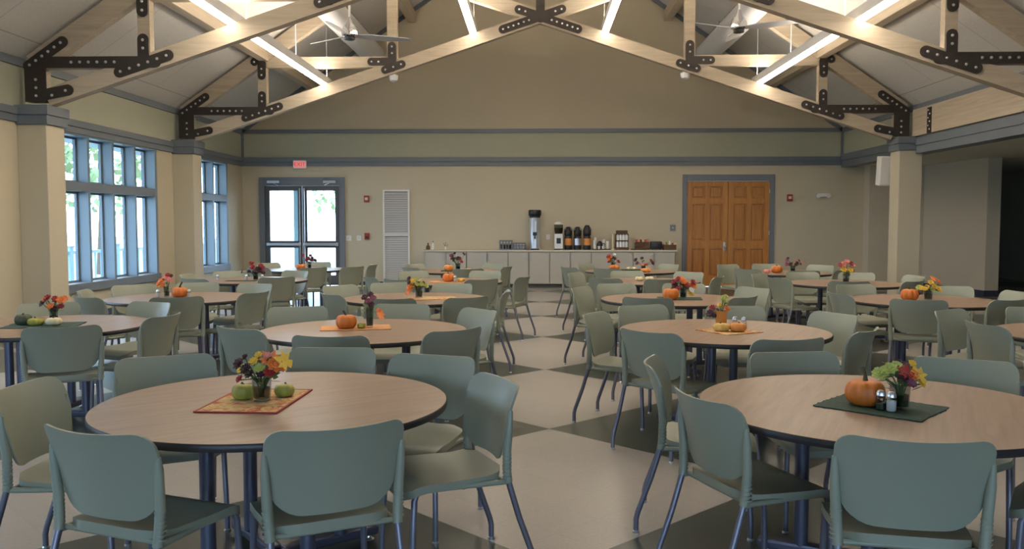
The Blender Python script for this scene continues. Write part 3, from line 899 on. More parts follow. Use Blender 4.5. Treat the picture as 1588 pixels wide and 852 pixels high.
def cup_rack(x, h, lab):
    t = thing('cup_rack', lab, 'rack', (x, 20.66, CT), 0, 'cup racks on the worktop')
    r = MB()
    for z in (.0, h * .55, h - .02): 
        r.box(-.15, .15, -.18, -.165, z, z + .025); r.box(-.15, .15, .165, .18, z, z + .025); r.box(-.15, -.135, -.165, .165, z, z + .025); r.box(.135, .15, -.165, .165, z, z + .025)
    for i in range(5):
        x2 = -.15 + .07125 * i
        r.box(x2, x2 + .015, -.18, -.165, 0, h); r.box(x2, x2 + .015, .165, .18, 0, h)
    r.box(-.135, .135, -.165, .165, .0, .02)
    r.obj('basket', 'rack_blue', t)
    return t
cup_rack(-.69, .22, 'blue grey cup rack nearest the wall grille end of the worktop')
cup_rack(-.37, .16, 'lower blue grey cup rack beside the silver brewer')
def cup(x, y, z, r, h, lab, grp, mat='ceramic_white', handle=False):
    t = thing('cup', lab, 'cup', (x, y, z), 0, grp)
    MB().lathe([(r * .75, 0), (r, h), (r * .93, h), (r * .70, .006)], n=14).obj('body', mat, t, smooth=40)
    if handle:
        MB().tube([(r * .9, 0, h * .75), (r * 1.5, 0, h * .7), (r * 1.5, 0, h * .3), (r * .85, 0, h * .25)], r * .14, 6).obj('handle', mat, t)
for i in range(4):
    for j in range(2):
        cup(-.789 + .066 * i, 20.57 + .12 * j, CT + .021, .029, .10, 'clear glass standing in the taller cup rack', 'glasses in the taller cup rack', 'tumbler_glass')
        cup(-.469 + .066 * i, 20.57 + .12 * j, CT + .021, .029, .10, 'white mug standing in the lower cup rack', 'mugs in the lower cup rack')
# sugar and cream station
tag(MB().bev(1.37, 1.80, 20.50, 20.78, CT, CT + .025, .008).obj('serving_tray', 'wicker'), 'brown tray holding cups and a black pot past the airpots', 'tray')
t = thing('coffee_pot', 'small black coffee pot among white cups on the brown tray', 'pot', (1.54, 20.6, CT + .025))
MB().lathe([(.055, 0), (.07, .03), (.07, .10), (.045, .15)], n=18).obj('body', 'black_plastic', t, smooth=40)
MB().lathe([(.048, .15), (.04, .17), (.015, .185)], n=16).obj('lid', 'black_plastic', t, smooth=40)
MB().tube([(.06, 0, .13), (.12, 0, .12), (.12, 0, .05), (.07, 0, .03)], .008, 8).obj('handle', 'black_plastic', t)
for i, (x, y, h) in enumerate(((1.42, 20.60, .20), (1.45, 20.72, .27), (1.65, 20.68, .22), (1.73, 20.58, .18), (1.43, 20.53, .07), (1.52, 20.515, .065), (1.62, 20.53, .065))):
    cup(x, y, CT + .025, .036, h, 'white paper cups nested in a stack on the brown tray' if h > .1 else 'short white cup along the front of the brown tray', 'cups on the brown tray')
t = thing('cup_tower', 'slim beige tower of nested paper cups', 'cups', (1.86, 20.66, CT))
MB().lathe([(.035, 0), (.03, .02), (.03, .36), (.034, .38)], n=16).obj('sleeve', 'gourd_pale', t, smooth=40)
MB().lathe([(.05, 0), (.05, .02)], n=16).obj('base', 'ceramic_white', t, smooth=40)
t = thing('condiment_rack', 'dark two tier rack filled with white packets', 'rack', (2.07, 20.66, CT))
MB().bev(-.16, .16, -.11, .11, 0, .06, .008).obj('base', 'wicker', t)
MB().bev(-.13, .13, -.09, .09, .38, .46, .008).obj('top', 'wicker', t)
MB().box(-.15, .15, .07, .09, .06, .38).box(-.15, .15, -.09, .07, .215, .225).box(-.15, -.142, -.09, .07, .06, .38).box(.142, .15, -.09, .07, .06, .38).obj('shelf', 'wicker', t)
for i in range(4):
    for z in (.062, .227):
        c = thing('packet_box', 'white packet box standing in the two tier rack', 'box', (2.07 - .105 + .07 * i, 20.63, CT + z), 0, 'packet boxes in the two tier rack')
        MB().bev(-.03, .03, -.05, .05, 0, .12, .004).obj('carton', 'ceramic_white', c)
        MB().bev(-.022, .022, -.046, .046, .12, .14, .002).obj('packets', 'grille_white', c)
tag(MB().bev(2.28, 2.62, 20.46, 20.58, CT, CT + .03, .008).obj('serving_tray', 'wicker'), 'low dark tray in front of the basket of tea packets', 'tray')
t = thing('packet_basket', 'tilted basket packed with red and brown tea packets', 'basket', (2.57, 20.72, CT))
B = Matrix.Rotation(-.35, 4, 'X')
MB().bev(-.17, .17, -.03, .09, .04, .19, .01, B).obj('basket', 'wicker', t)
for i in range(6):
    MB().bev(-.155 + .052 * i, -.11 + .052 * i, -.02, .02, .13, .25 + .01 * (i % 2), .003, B).obj('tea_packet', ('red_plastic', 'petal_pink', 'wicker', 'gourd_pale', 'red_plastic', 'petal_pink')[i], t)
MB().box(-.16, .16, -.06, .02, 0, .06).obj('foot', 'wicker', t)
t = thing('toaster', 'black toaster near the end of the worktop by the oak door', 'toaster', (2.885, 20.66, CT))
MB().bev(-.135, .135, -.10, .10, .015, .20, .03).obj('body', 'black_plastic', t, smooth=40)
MB().box(-.11, .11, -.05, -.03, .199, .203).box(-.11, .11, .03, .05, .199, .203).obj('bread_slot', 'grille_dark', t)
MB().bev(.135, .15, -.02, .02, .10, .13, .003).obj('lever', 'grille_dark', t)
for s in (-1, 1): MB().box(s * .11 - .02, s * .11 + .02, -.08, .08, 0, .016).obj('foot', 'grille_dark', t)
t = thing('wire_basket', 'dark basket of small packets at the worktop end by the oak door', 'basket', (3.20, 20.66, CT + .001))
f = MB()
f.box(-.15, .15, -.10, .10, 0, .012)
for a in ((-.15, .15, -.10, -.09), (-.15, .15, .09, .10), (-.15, -.14, -.09, .09), (.14, .15, -.09, .09)): f.box(a[0], a[1], a[2], a[3], .012, .12)
f.obj('basket', 'wicker', t)
for i in range(5):
    MB().bev(-.13 + .054 * i, -.09 + .054 * i, -.05, .02, .04, .17 + .02 * (i % 3), .004, Matrix.Rotation(.1 * (i - 2), 4, 'Y')).obj('packet', ('petal_pink', 'gourd_green', 'petal_white', 'red_plastic', 'gourd_pale')[i], t)
t = thing('bottle', 'small dark bottle at the grille end of the worktop', 'bottle', (-2.56, 20.66, CT))
MB().lathe([(.045, 0), (.05, .02), (.045, .08), (.018, .11), (.016, .14)], n=14).obj('body', 'wicker', t, smooth=40)
MB().lathe([(.018, .14), (.018, .16)], n=10).obj('cap', 'black_plastic', t)
t = thing('bottle', 'white pump bottle next to the small dark bottle', 'bottle', (-2.44, 20.68, CT))
MB().lathe([(.035, 0), (.037, .02), (.037, .12), (.014, .15), (.014, .17)], n=14).obj('body', 'ceramic_white', t, smooth=40)
MB().tube([(0, 0, .17), (0, 0, .20), (0, -.04, .195)], .008, 8).obj('pump', 'black_plastic', t)
t = thing('twig_vase', 'small vase of dark twigs on the bare part of the worktop', 'vase', (-2.13, 20.68, CT))
MB().lathe([(.03, 0), (.03, .05), (.02, .08)], n=14).obj('vase', 'ceramic_white', t, smooth=40)
for a, b in ((-.06, .16), (.05, .13), (.0, .18), (-.03, .12)):
    MB().tube([(0, 0, .03), (a * .5, 0, b * .6), (a, .01, b)], .004, 6).obj('twig', 'bark', t)

# ------------------------------------------------------------------ round tables
TABLES = {
 'T1': (-1.152, 3.775, 'first table left of the aisle', 40, 'autumn leaf mat'),
 'T3': (-1.265, 6.337, 'second table left of the aisle', 3, ''),
 'T7': (-1.262, 9.075, 'third table left of the aisle', 78, ''),
 'T12': (-1.2, 11.75, 'fourth table left of the aisle', 69, ''),
 'T13': (-1.3, 14.4, 'fifth table left of the aisle', 57, ''),
 'T2': (1.494, 3.763, 'first table right of the aisle', 65, ''),
 'T4': (1.392, 6.381, 'second table right of the aisle', 63, ''),
 'T8': (1.457, 9.043, 'third table right of the aisle', 21, ''),
 'T14': (1.5, 11.9, 'fourth table right of the aisle', 9, ''),
 'T15': (1.6, 14.4, 'fifth table right of the aisle', 51, ''),
 'T5': (-3.79, 6.571, 'first table along the windows', 87, ''),
 'T6': (-3.762, 9.082, 'second table along the windows', 60, ''),
 'T17': (-3.95, 11.95, 'third table along the windows', 54, ''),
 'T18': (-4.0, 14.8, 'fourth table along the windows', 9, ''),
 'T10': (4.1, 6.2, 'first table along the alcove', 0, ''),
 'T9': (4.0, 8.95, 'second table along the alcove', 15, ''),
 'T11': (4.1, 11.5, 'third table along the alcove', 69, ''),
 'T16': (4.0, 14.0, 'fourth table along the alcove', 39, ''),
}
ONTOP = {'T1': 'leaf print mat and two green gourds', 'T2': 'big pumpkin on a dark green mat', 'T3': 'pumpkin beside tall dark flowers', 'T4': 'two squashes and an amber vase',
 'T5': 'three gourds on a dark mat', 'T6': 'pumpkin and pink flowers', 'T7': 'yellow and orange flowers', 'T8': 'pumpkin and red flowers', 'T9': 'pumpkin and yellow flowers', 'T10': 'bare top',
 'T11': 'pink topped flowers', 'T12': 'pumpkin on an orange mat', 'T13': 'pale pumpkin and dark twiggy flowers', 'T14': 'two pale squashes', 'T15': 'pumpkin and two dark bouquets', 'T16': 'pumpkin and purple flowers',
 'T17': 'dark red flowers', 'T18': 'small pumpkin and red flowers'}
TOP = 0.737
def table_proto():
    t = thing('round_table', 'x', 'table', (0, 0, 0), 0, 'round dining tables')
    MB().lathe([(.745, TOP - .006), (.758, TOP - .004), (.7585, TOP - .001), (.757, TOP)], n=96).obj('tabletop', 'table_wood', t, smooth=30)
    MB().lathe([(.745, TOP - .034), (.759, TOP - .031), (.762, TOP - .02), (.762, TOP - .006), (.7585, TOP - .0012), (.74, TOP - .0075)], n=96).obj('edge_band', 'table_edge', t, smooth=50)
    c = MB()
    for a in (0, PI / 2):
        c.bev(-.40, .40, -.03, .03, TOP - .065, TOP - .034, .006, Matrix.Rotation(a, 4, 'Z'))
    c.obj('top_brace', 'table_steel', t)
    for k in range(4):
        a = PI / 2 * k
        x, y = .31 * math.cos(a), .31 * math.sin(a)
        MB().tube([(x, y, .06), (x, y, TOP - .06)], .032, 16).obj('post', 'table_steel', t, smooth=40)
        R = Matrix.Rotation(a, 4, 'Z')
        b = MB().bev(.02, .50, -.032, .032, .028, .072, .012, R).obj('foot_bar', 'table_steel', t)
        MB().lathe([(.022, 0), (.026, .006), (.012, .014), (.008, .03)], R @ Vector((.46, 0, 0)), 12).obj('glide', 'bolt_steel', b, smooth=40)
    return t
tp = table_proto(); note_parts(tp)
first = True
for k, (x, y, where, rz, _) in TABLES.items():
    lab = 'round wood top table, %s' % where
    if first:
        tp.location = (x, y, 0); tp.rotation_euler.z = math.radians(rz); tp['label'] = lab; first = False
    else:
        dup(tp, (x, y, 0), math.radians(rz), lab)

# ------------------------------------------------------------------ chairs
def chair_proto():
    t = thing('dining_chair', 'x', 'chair', (0, 0, 0), 0, 'green chairs around the round tables')
    # seat shell: a dished grid with a waterfall front, doubled for thickness
    nu, nv = 14, 14
    def seat_pt(i, j, lower):
        s = -1 + 2 * i / nu; v = j / nv
        hw = .205 + .03 * min(1, v * 1.6)
        r = .07
        e = min(v, 1 - v) * .46
        if e < r: hw -= r * (1 - math.sqrt(max(0, 1 - ((r - e) / r) ** 2)))
        y = -.215 + .46 * v
        x = s * hw
        z = .455 - .016 * (1 - s * s) * math.sin(PI * min(1, v * 1.15)) + .018 * (max(0, .25 - v) / .25) ** 2 - .040 * (max(0, v - .78) / .22) ** 2
        ed = max(abs(s), abs(2 * v - 1))
        return (x, y, z - ((.012 + .022 * max(0, (ed - .8) / .2)) if lower else 0))
    vs, fs = [], []
    for lw in (0, 1):
        for j in range(nv + 1):
            for i in range(nu + 1): vs.append(seat_pt(i, j, lw))
    n1 = (nu + 1) * (nv + 1); W = nu + 1
    def shell(vs, nu, nv):
        W = nu + 1; n1 = W * (nv + 1); fs = []
        for j in range(nv):
            for i in range(nu):
                a = j * W + i
                fs.append((a, a + 1, a + W + 1, a + W)); fs.append((n1 + a + W, n1 + a + W + 1, n1 + a + 1, n1 + a))
        for i in range(nu):
            fs.append((i + 1, i, n1 + i, n1 + i + 1)); a = nv * W + i; fs.append((a, a + 1, n1 + a + 1, n1 + a))
        for j in range(nv):
            a = j * W; fs.append((a, a + W, n1 + a + W, n1 + a)); a = j * W + nu; fs.append((a + W, a, n1 + a, n1 + a + W))
        return fs
    MB().add(vs, shell(vs, nu, nv)).obj('seat', 'chair_green', t, smooth=50)
    # curved back
    nu, nv = 16, 16
    Hb, z0 = .325, .500
    def back_pt(i, j, rear):
        s = -1 + 2 * i / nu; v = j / nv
        v = .5 - .5 * math.cos(PI * v)
        hw = .200 + .050 * min(1, v / .55) ** .9
        e = v * Hb; r = .085
        if e < r: hw -= r * (1 - math.sqrt(max(0, 1 - ((r - e) / r) ** 2)))
        e = (1 - v) * Hb; r = .055
        if e < r: hw -= r * (1 - math.sqrt(max(0, 1 - ((r - e) / r) ** 2)))
        x = s * hw
        y = -.218 - .055 * v - .035 * v ** 3 + .060 * (x / .25) ** 2
        z = z0 + Hb * v - .006 * (1 - s * s) * v
        th = .011
        return (x, y - (th if rear else 0), z)
    vs = []
    for rr in (0, 1):
        for j in range(nv + 1):
            for i in range(nu + 1): vs.append(back_pt(i, j, rr))
    MB().add(vs, shell(vs, nu, nv)).obj('backrest', 'chair_green', t, smooth=50)
    for s in (-1, 1):
        # green sleeve carrying the back, ribbed at the bottom
        m = MB().tube([(s * .246, -.218, .735), (s * .244, -.213, .66), (s * .238, -.205, .56), (s * .232, -.208, .47), (s * .230, -.214, .425)], [.010, .0165, .0185, .0185, .0185], 12)
        for q in range(7):
            z = .545 - .016 * q
            m.lathe([(.0200, -.003), (.0208, 0), (.0200, .003)], (s * .2365, -.2055, z), 12)
        m.obj('upright', 'chair_green', t, smooth=50)
        l = MB().tube([(s * .230, -.214, .43), (s * .233, -.262, .27), (s * .238, -.322, .105), (s * .238, -.330, .07), (s * .238, -.330, .012)], .0135, 10).obj('rear_leg', 'chair_leg', t, smooth=50)
        MB().lathe([(.016, 0), (.017, .008), (.010, .02)], (s * .238, -.330, 0), 10).obj('glide', 'bolt_steel', l)
        l = MB().tube([(s * .205, .12, .428), (s * .212, .185, .422), (s * .218, .200, .39), (s * .226, .215, .10), (s * .226, .216, .012)], .0135, 10).obj('front_leg', 'chair_leg', t, smooth=50)
        MB().lathe([(.016, 0), (.017, .008), (.010, .02)], (s * .226, .216, 0), 10).obj('glide', 'bolt_steel', l)
    f = MB()
    for s in (-1, 1): f.tube([(s * .228, -.21, .425), (s * .205, .13, .425)], .012, 8)
    f.tube([(-.21, -.02, .42), (.21, -.02, .42)], .012, 8); f.tube([(-.225, -.19, .43), (.225, -.19, .43)], .011, 8)
    f.obj('seat_frame', 'chair_green', t, smooth=50)
    return t
CHAIRS = [
('T1',-1.962,3.68,-89.6,'left'),('T1',-1.421,3.128,-20.6,'near'),('T1',-0.807,3.199,27.4,'near-right'),('T1',-0.404,3.742,115.5,'right'),
('T1',-0.618,4.296,161.9,'far-right'),('T1',-1.141,4.544,178.8,'far'),('T1',-1.824,4.25,-151.6,'far-left'),('T2',0.874,4.366,-102,'far-left'),
('T2',0.933,3.623,-69,'left'),('T2',1.305,3.095,-11,'near'),('T2',2.087,4.253,151.5,'far-right'),('T2',1.433,4.446,-173.1,'far'),('T3',-1.284,5.633,-1.7,'near'),
('T3',-0.714,5.896,45.2,'near-right'),('T3',-0.651,6.863,129.3,'far-right'),('T3',-1.16,7.211,179.7,'far'),('T3',-1.946,6.953,-168.9,'far-left'),
('T3',-1.866,5.979,-32.9,'near-left'),('T4',0.929,5.848,-44.1,'near-left'),('T4',0.704,6.63,-116.3,'left'),('T4',1.032,7.183,-153.7,'far-left'),
('T4',1.684,7.108,176.4,'far'),('T4',2.114,6.681,115,'far-right'),('T4',1.992,5.922,51.5,'near-right'),('T4',1.499,5.557,14.8,'near'),
('T5',-3.358,6.03,28.4,'near-right'),('T5',-3.102,6.567,81.4,'right'),('T5',-3.528,7.361,157.7,'far'),('T5',-4.161,7.281,-148.7,'far-left'),
('T6',-3.538,8.401,24.7,'near'),('T6',-4.166,8.377,-31.1,'near-left'),('T6',-4.475,8.984,-76.3,'left'),('T6',-4.423,9.582,-135.8,'far-left'),
('T6',-3.931,9.901,-162.2,'far'),('T6',-3.359,9.771,158.8,'far-right'),('T6',-3.104,8.827,71.3,'right'),('T7',-1.364,8.313,1,'near'),
('T7',-0.794,8.43,35.3,'near-right'),('T7',-0.565,9.003,87.2,'right'),('T7',-1.025,9.844,166,'far-right'),('T7',-1.605,9.969,-154.3,'far'),
('T7',-1.831,8.715,-50.6,'near-left'),('T7',-2.019,9.565,-129.9,'far-left'),('T8',1.156,8.473,-19.2,'near-left'),('T8',0.732,9.377,-117.6,'left'),
('T8',1.04,9.89,-159.2,'far-left'),('T8',1.704,9.886,171,'far'),('T8',1.834,8.52,44.2,'near-right'),('T8',2.176,9.37,121.2,'far-right'),
('T9',3.324,8.825,-80.9,'left'),('T9',3.666,8.295,-26.7,'near-left'),('T9',4.288,8.325,24.6,'near-right'),('T9',4.728,9.019,94.1,'right'),
('T9',4.569,9.561,161.5,'far-right'),('T9',3.739,9.783,-168.6,'far'),('T10',3.522,6.862,-142.3,'far-left'),('T10',3.429,6.177,-84.2,'left'),
('T10',4.183,7.073,177.4,'far'),('T11',3.883,10.876,-9.9,'near'),('T11',4.493,12.248,153.2,'far-right'),('T11',4.872,11.744,98,'right'),
('T11',4.48,10.876,37.4,'near-right'),('T11',3.335,12,-128,'far-left'),('T11',3.384,11.309,-70,'left'),('T11',3.915,12.407,-173.4,'far'),
('T12',-0.806,11.078,33.3,'near-right'),('T12',-0.389,11.501,69.6,'right'),('T12',-0.795,12.534,164.5,'far-right'),('T12',-1.655,12.504,-144.8,'far-left'),
('T12',-1.962,11.497,-58.3,'left'),('T12',-1.594,11.055,-29.4,'near-left'),('T13',-1.07,13.64,9.3,'near'),('T13',-0.878,14.885,141,'far-right'),
('T13',-0.695,14.176,73,'right'),('T13',-1.881,14.807,-124.9,'far-left'),('T13',-1.785,13.83,-46.3,'near-left'),('T14',0.806,12.254,-118.4,'far-left'),
('T14',1.036,11.388,-31.3,'near-left'),('T14',1.612,11.205,4.1,'near'),('T14',1.365,12.592,179,'far'),('T14',2.071,12.386,138,'far-right'),
('T14',2.188,11.558,63,'near-right'),('T15',0.767,14.053,-57.9,'left'),('T15',1.082,14.883,-126.5,'far-left'),('T15',1.268,13.767,-31.7,'near-left'),
('T15',2.11,14.791,125.8,'far-right'),('T16',3.437,14.697,-149.6,'far-left'),('T16',3.476,13.605,-49.9,'near-left'),('T16',4.009,14.894,176,'far'),
('T16',4.658,14.583,132.2,'far-right'),('T16',4.544,13.394,34.7,'near-right'),('T16',3.989,13.182,2.4,'near'),('T17',-3.532,11.459,35.1,'near-right'),
('T17',-4.395,12.429,-154.9,'far-left'),('T17',-3.667,12.527,154.6,'far-right'),('T17',-4.247,11.125,-23.8,'near'),('T17',-4.586,11.871,-89.2,'left'),
('T18',-4.549,15.134,-125,'far-left'),('T18',-4.323,13.949,-26.8,'near-left'),('T18',-3.713,13.932,40.9,'near'),('T18',-3.977,15.444,178,'far'),
('T18',-3.164,14.142,52.6,'near-right'),('T18',-3.019,14.707,84.1,'right'),('T2',2.14,3.36,58,'near-right'),
]
cp = chair_proto(); note_parts(cp)
for i, (k, x, y, a, sec) in enumerate(CHAIRS):
    lab = 'green plastic chair on the %s side of the %s' % (sec, TABLES[k][2])
    if i == 0:
        cp.location = (x, y, 0); cp.rotation_euler.z = math.radians(a); cp['label'] = lab
    else:
        dup(cp, (x, y, 0), math.radians(a), lab)

# ------------------------------------------------------------------ autumn centrepieces
def pumpkin(x, y, z, r, lab, mat='pumpkin_orange', flat=.82, stem=.5, name='pumpkin', lobes=9, grp=None, tilt=0.0):
    t = thing(name, lab, name, (x, y, z), random.uniform(0, 6), grp)
    prof = []
    n = 14
    for i in range(n + 1):
        a = PI * i / n
        rr = r * (math.sin(a) ** .75) + .004
        zz = r * flat * (1 - math.cos(a) * (1 - .22 * max(0, math.cos(a)) ** 6 - .22 * max(0, -math.cos(a)) ** 6)) * 1.0
        prof.append((rr, zz))
    lo = min(p[1] for p in prof)
    prof = [(a, b - lo) for a, b in prof]
    MB().lathe(prof, n=lobes * 6, lobes=lobes, depth=.10).obj('body', mat, t, smooth=60)
    zt = prof[-1][1] - .01
    MB().tube([(0, 0, zt), (.01, 0, zt + r * stem * .5), (.035 * stem, .01, zt + r * stem)], [r * .16, r * .10, r * .11], 8).obj('stem', 'stem_brown', t, smooth=60)
    return t
def gourd(x, y, z, r, lab, mat, stem=.35, flat=.8, rz=0):
    return pumpkin(x, y, z, r, lab, mat, flat, stem, 'gourd', 8)
def placemat(x, y, z, sx, sy, rz, lab, mat, fringe=False):
    b = MB()
    pts = []
    h = (sx / 2, sy / 2)
    for side in range(4):
        a = ((-h[0], -h[1]), (h[0], -h[1]), (h[0], h[1]), (-h[0], h[1]))
        p, q = Vector(a[side]), Vector(a[(side + 1) % 4])
        n = 26 if fringe else 6
        d = (q - p).normalized(); o = Vector((d.y, -d.x))
        for k in range(n):
            e = (random.uniform(0, .012) * (1 if k % 2 else .2)) if fringe and k else 0
            pts.append(p + (q - p) * k / n + o * e)
    b.prism([(p.x, p.y) for p in pts], 0, .004)
    o = b.obj('placemat', mat, loc=(x, y, z), rz=math.radians(rz))
    return tag(o, lab, 'placemat')
def shaker(x, y, z, lab, full):
    t = thing('salt_shaker' if full else 'pepper_shaker', lab, 'shaker', (x, y, z))
    MB().lathe([(.019, 0), (.021, .006), (.021, .05), (.017, .062)], n=14).obj('jar', 'tumbler_glass', t, smooth=40)
    MB().lathe([(.0175, .003), (.0195, .008), (.0195, .045 if full else .03)], n=14).obj('filling', 'ceramic_white' if full else 'gourd_dark', t, smooth=40)
    MB().lathe([(.019, .060), (.019, .072), (.013, .082), (.003, .085)], n=14).obj('cap', 'bolt_steel', t, smooth=40)
def vase(x, y, z, lab, r=.042, h=.14, mat='tumbler_glass', rz=0):
    h *= .86
    t = thing('glass_vase', lab, 'vase', (x, y, z))
    MB().lathe([(r * .82, 0), (r * .85, .004), (r, h), (r * .94, h), (r * .76, .012)], n=22).obj('glass', mat, t, smooth=40)
    if mat == 'tumbler_glass':
        MB().lathe([(r * .74, .012), (r * .84, h * .55)], n=20).obj('water', 'smoke_glass', t, smooth=40)
    return t
def blossom(b, c, r, d, kind, rg):
    """one flower head: layered petals round a centre, or a lobed autumn leaf"""
    d = d.normalized(); u = d.orthogonal().normalized(); v = d.cross(u)
    if kind == 'leaf':
        lob = [(0, -.5), (.35, -.45), (.25, -.15), (.8, -.1), (.55, .15), (.75, .5), (.32, .4), (0, 1.0), (-.32, .4), (-.75, .5), (-.55, .15), (-.8, -.1), (-.25, -.15), (-.35, -.45)]
        lo = [c + (u * p[0] + v * p[1]) * r * 1.25 + d * (.18 * r * (p[0] ** 2)) for p in lob]
        hi = [p + d * .003 for p in lo]
        n = len(lo)
        cc = c + d * .0
        b.add(lo + hi + [cc, cc + d * .003], [(i, (i + 1) % n, 2 * n) for i in range(n)] + [(n + (i + 1) % n, n + i, 2 * n + 1) for i in range(n)] + [(i, n + i, n + (i + 1) % n, (i + 1) % n) for i in range(n)])
        return
    for ring, (m, rr, lift) in enumerate(((8, 1.0, .15), (6, .68, .5))):
        for k in range(m):
            a = 2 * PI * (k + .5 * ring) / m + rg.uniform(-.1, .1)
            q = u * math.cos(a) + v * math.sin(a); s = d.cross(q)
            p0 = c + q * r * .12; p1 = c + q * r * rr * .65 + d * r * lift * .6; p2 = c + q * r * rr + d * r * lift
            wd = r * .30
            b.add([p0, p1 - s * wd, p2, p1 + s * wd, p0 + d * .004, p1 - s * wd + d * .004, p2 + d * .002, p1 + s * wd + d * .004],
                  [(0, 1, 2, 3), (7, 6, 5, 4), (0, 4, 5, 1), (1, 5, 6, 2), (2, 6, 7, 3), (3, 7, 4, 0)])
    b.ball(c + d * r * .2, r * .26, 8)
def bouquet(x, y, z, lab, heads, h=.14, seed=0, green=10, k=.84):
    """heads: (dx, dz, radius, material, kind)"""
    rg = random.Random(seed)
    t = thing('flower_bouquet', lab, 'flowers', (x, y, z))
    heads = [(a, b * k, c, d, e) for a, b, c, d, e in heads]
    h *= .86
    st = MB()
    for dx, dz, r, mat, kind in heads:
        dy = rg.uniform(-.05, .04)
        c = Vector((dx, dy, dz))
        st.tube([(rg.uniform(-.012, .012), rg.uniform(-.012, .012), .016), (dx * .3, dy * .3, h * .9), c - Vector((0, 0, r * .2))], .0035, 6)
        b = MB()
        blossom(b, c, r, Vector((dx * 3, dy - .28, .30)), kind, rg)
        b.obj('autumn_leaf' if kind == 'leaf' else 'blossom', mat, t)
    st.obj('stems', 'leaf_green', t, smooth=50)
    if green:
        g = MB()
        for k in range(green):
            a = rg.uniform(0, 2 * PI); R = rg.uniform(.015, .06)
            c = Vector((R * math.cos(a), R * math.sin(a), h + rg.uniform(-.03, .07)))
            d = Vector((math.cos(a), math.sin(a), rg.uniform(-.2, .9))).normalized()
            s = d.cross(Vector((0, 0, 1))).normalized() * .014; q = d * .05
            g.add([c, c + q * .5 - s, c + q, c + q * .5 + s, c + Vector((0, 0, .002))], [(0, 1, 2, 3), (4, 3, 2), (4, 2, 1), (0, 4, 1), (0, 3, 4)])
        g.obj('leaves', 'leaf_green', t)
    return t
RD, DK, OR, YE, PK, LM, PU, WH = ('petal_' + c for c in ('red', 'dark', 'orange', 'yellow', 'pink', 'lime', 'purple', 'white'))
MZ = TOP + .001
def rheads(seed, cols, n, w, z0, z1, r=.026, leaf=()):
    rg = random.Random(seed)
    out = []
    for i in range(n):
        out.append((rg.uniform(-w, w), rg.uniform(z0, z1), r * rg.uniform(.8, 1.25), cols[i % len(cols)], 'flower'))
    return out + list(leaf)

# first table, window side of the aisle
pm = placemat(-1.235, 3.77, MZ, .35, .50, -2, 'orange and red leaf print placemat under the flower vase on the first left table', 'mat_leaf_print')
MB().box(-.178, .178, -.254, -.244, -.0005, .0055).box(-.178, .178, .244, .254, -.0005, .0055).box(-.178, -.168, -.244, .244, -.0005, .0055).box(.168, .178, -.244, .244, -.0005, .0055).obj('hem', 'petal_red', pm)
M1 = MZ + .005
gourd(-1.30, 3.795, M1, .05, 'green yellow gourd beside the vase on the leaf print mat, window side', 'gourd_green')
gourd(-1.135, 3.855, M1, .042, 'small green gourd behind the vase on the leaf print mat, aisle side', 'gourd_green')
vase(-1.205, 3.75, M1, 'glass tumbler vase in the middle of the leaf print mat', .044, .125)
bouquet(-1.205, 3.75, M1, 'mixed bouquet with a big orange bloom in the tumbler on the leaf print mat',
  [(-.085, .235, .032, DK, 'f'), (-.10, .185, .026, YE, 'f'), (-.06, .20, .03, DK, 'f'), (-.035, .24, .026, YE, 'f'), (-.01, .20, .028, LM, 'f'), (.03, .245, .05, OR, 'leaf'), (.07, .225, .042, OR, 'f'),
   (.11, .24, .05, YE, 'leaf'), (.0, .165, .026, DK, 'f'), (.05, .185, .028, RD, 'f'), (-.05, .165, .024, DK, 'f'), (.02, .265, .024, PK, 'f'), (.085, .20, .026, OR, 'f'), (-.075, .265, .018, DK, 'f'),
   (-.10, .13, .022, RD, 'f'), (.06, .16, .03, 'leaf_green', 'leaf'), (-.02, .275, .02, YE, 'f')], .125, 1, 22, .72)
# first table, oak door side of the aisle
placemat(1.485, 3.71, MZ, .44, .36, -42, 'dark green placemat with a fringed edge on the first right table', 'mat_green', True)
pumpkin(1.43, 3.74, M1, .080, 'large orange pumpkin on the dark green fringed mat', stem=.8)
shaker(1.455, 3.635, M1, 'pepper shaker touching the big pumpkin on the green mat', False)
shaker(1.485, 3.60, M1, 'white salt shaker between the pepper and the vase, green mat', True)
vase(1.545, 3.66, M1, 'glass tumbler vase beside the big pumpkin on the green mat', .043, .125)
bouquet(1.545, 3.66, M1, 'green, red and yellow leafy bouquet beside the big pumpkin',
  [(-.075, .175, .034, LM, 'f'), (-.045, .205, .034, LM, 'f'), (-.015, .215, .03, LM, 'f'), (-.05, .16, .028, LM, 'leaf'), (.02, .19, .045, RD, 'leaf'), (.045, .175, .032, OR, 'f'), (.085, .165, .055, YE, 'leaf'),
   (.0, .165, .026, DK, 'f'), (.055, .14, .03, RD, 'leaf'), (.0, .235, .018, DK, 'f'), (.04, .235, .02, YE, 'f'), (.09, .13, .026, YE, 'f'), (.025, .14, .024, PU, 'f')], .125, 2, 18, .82)
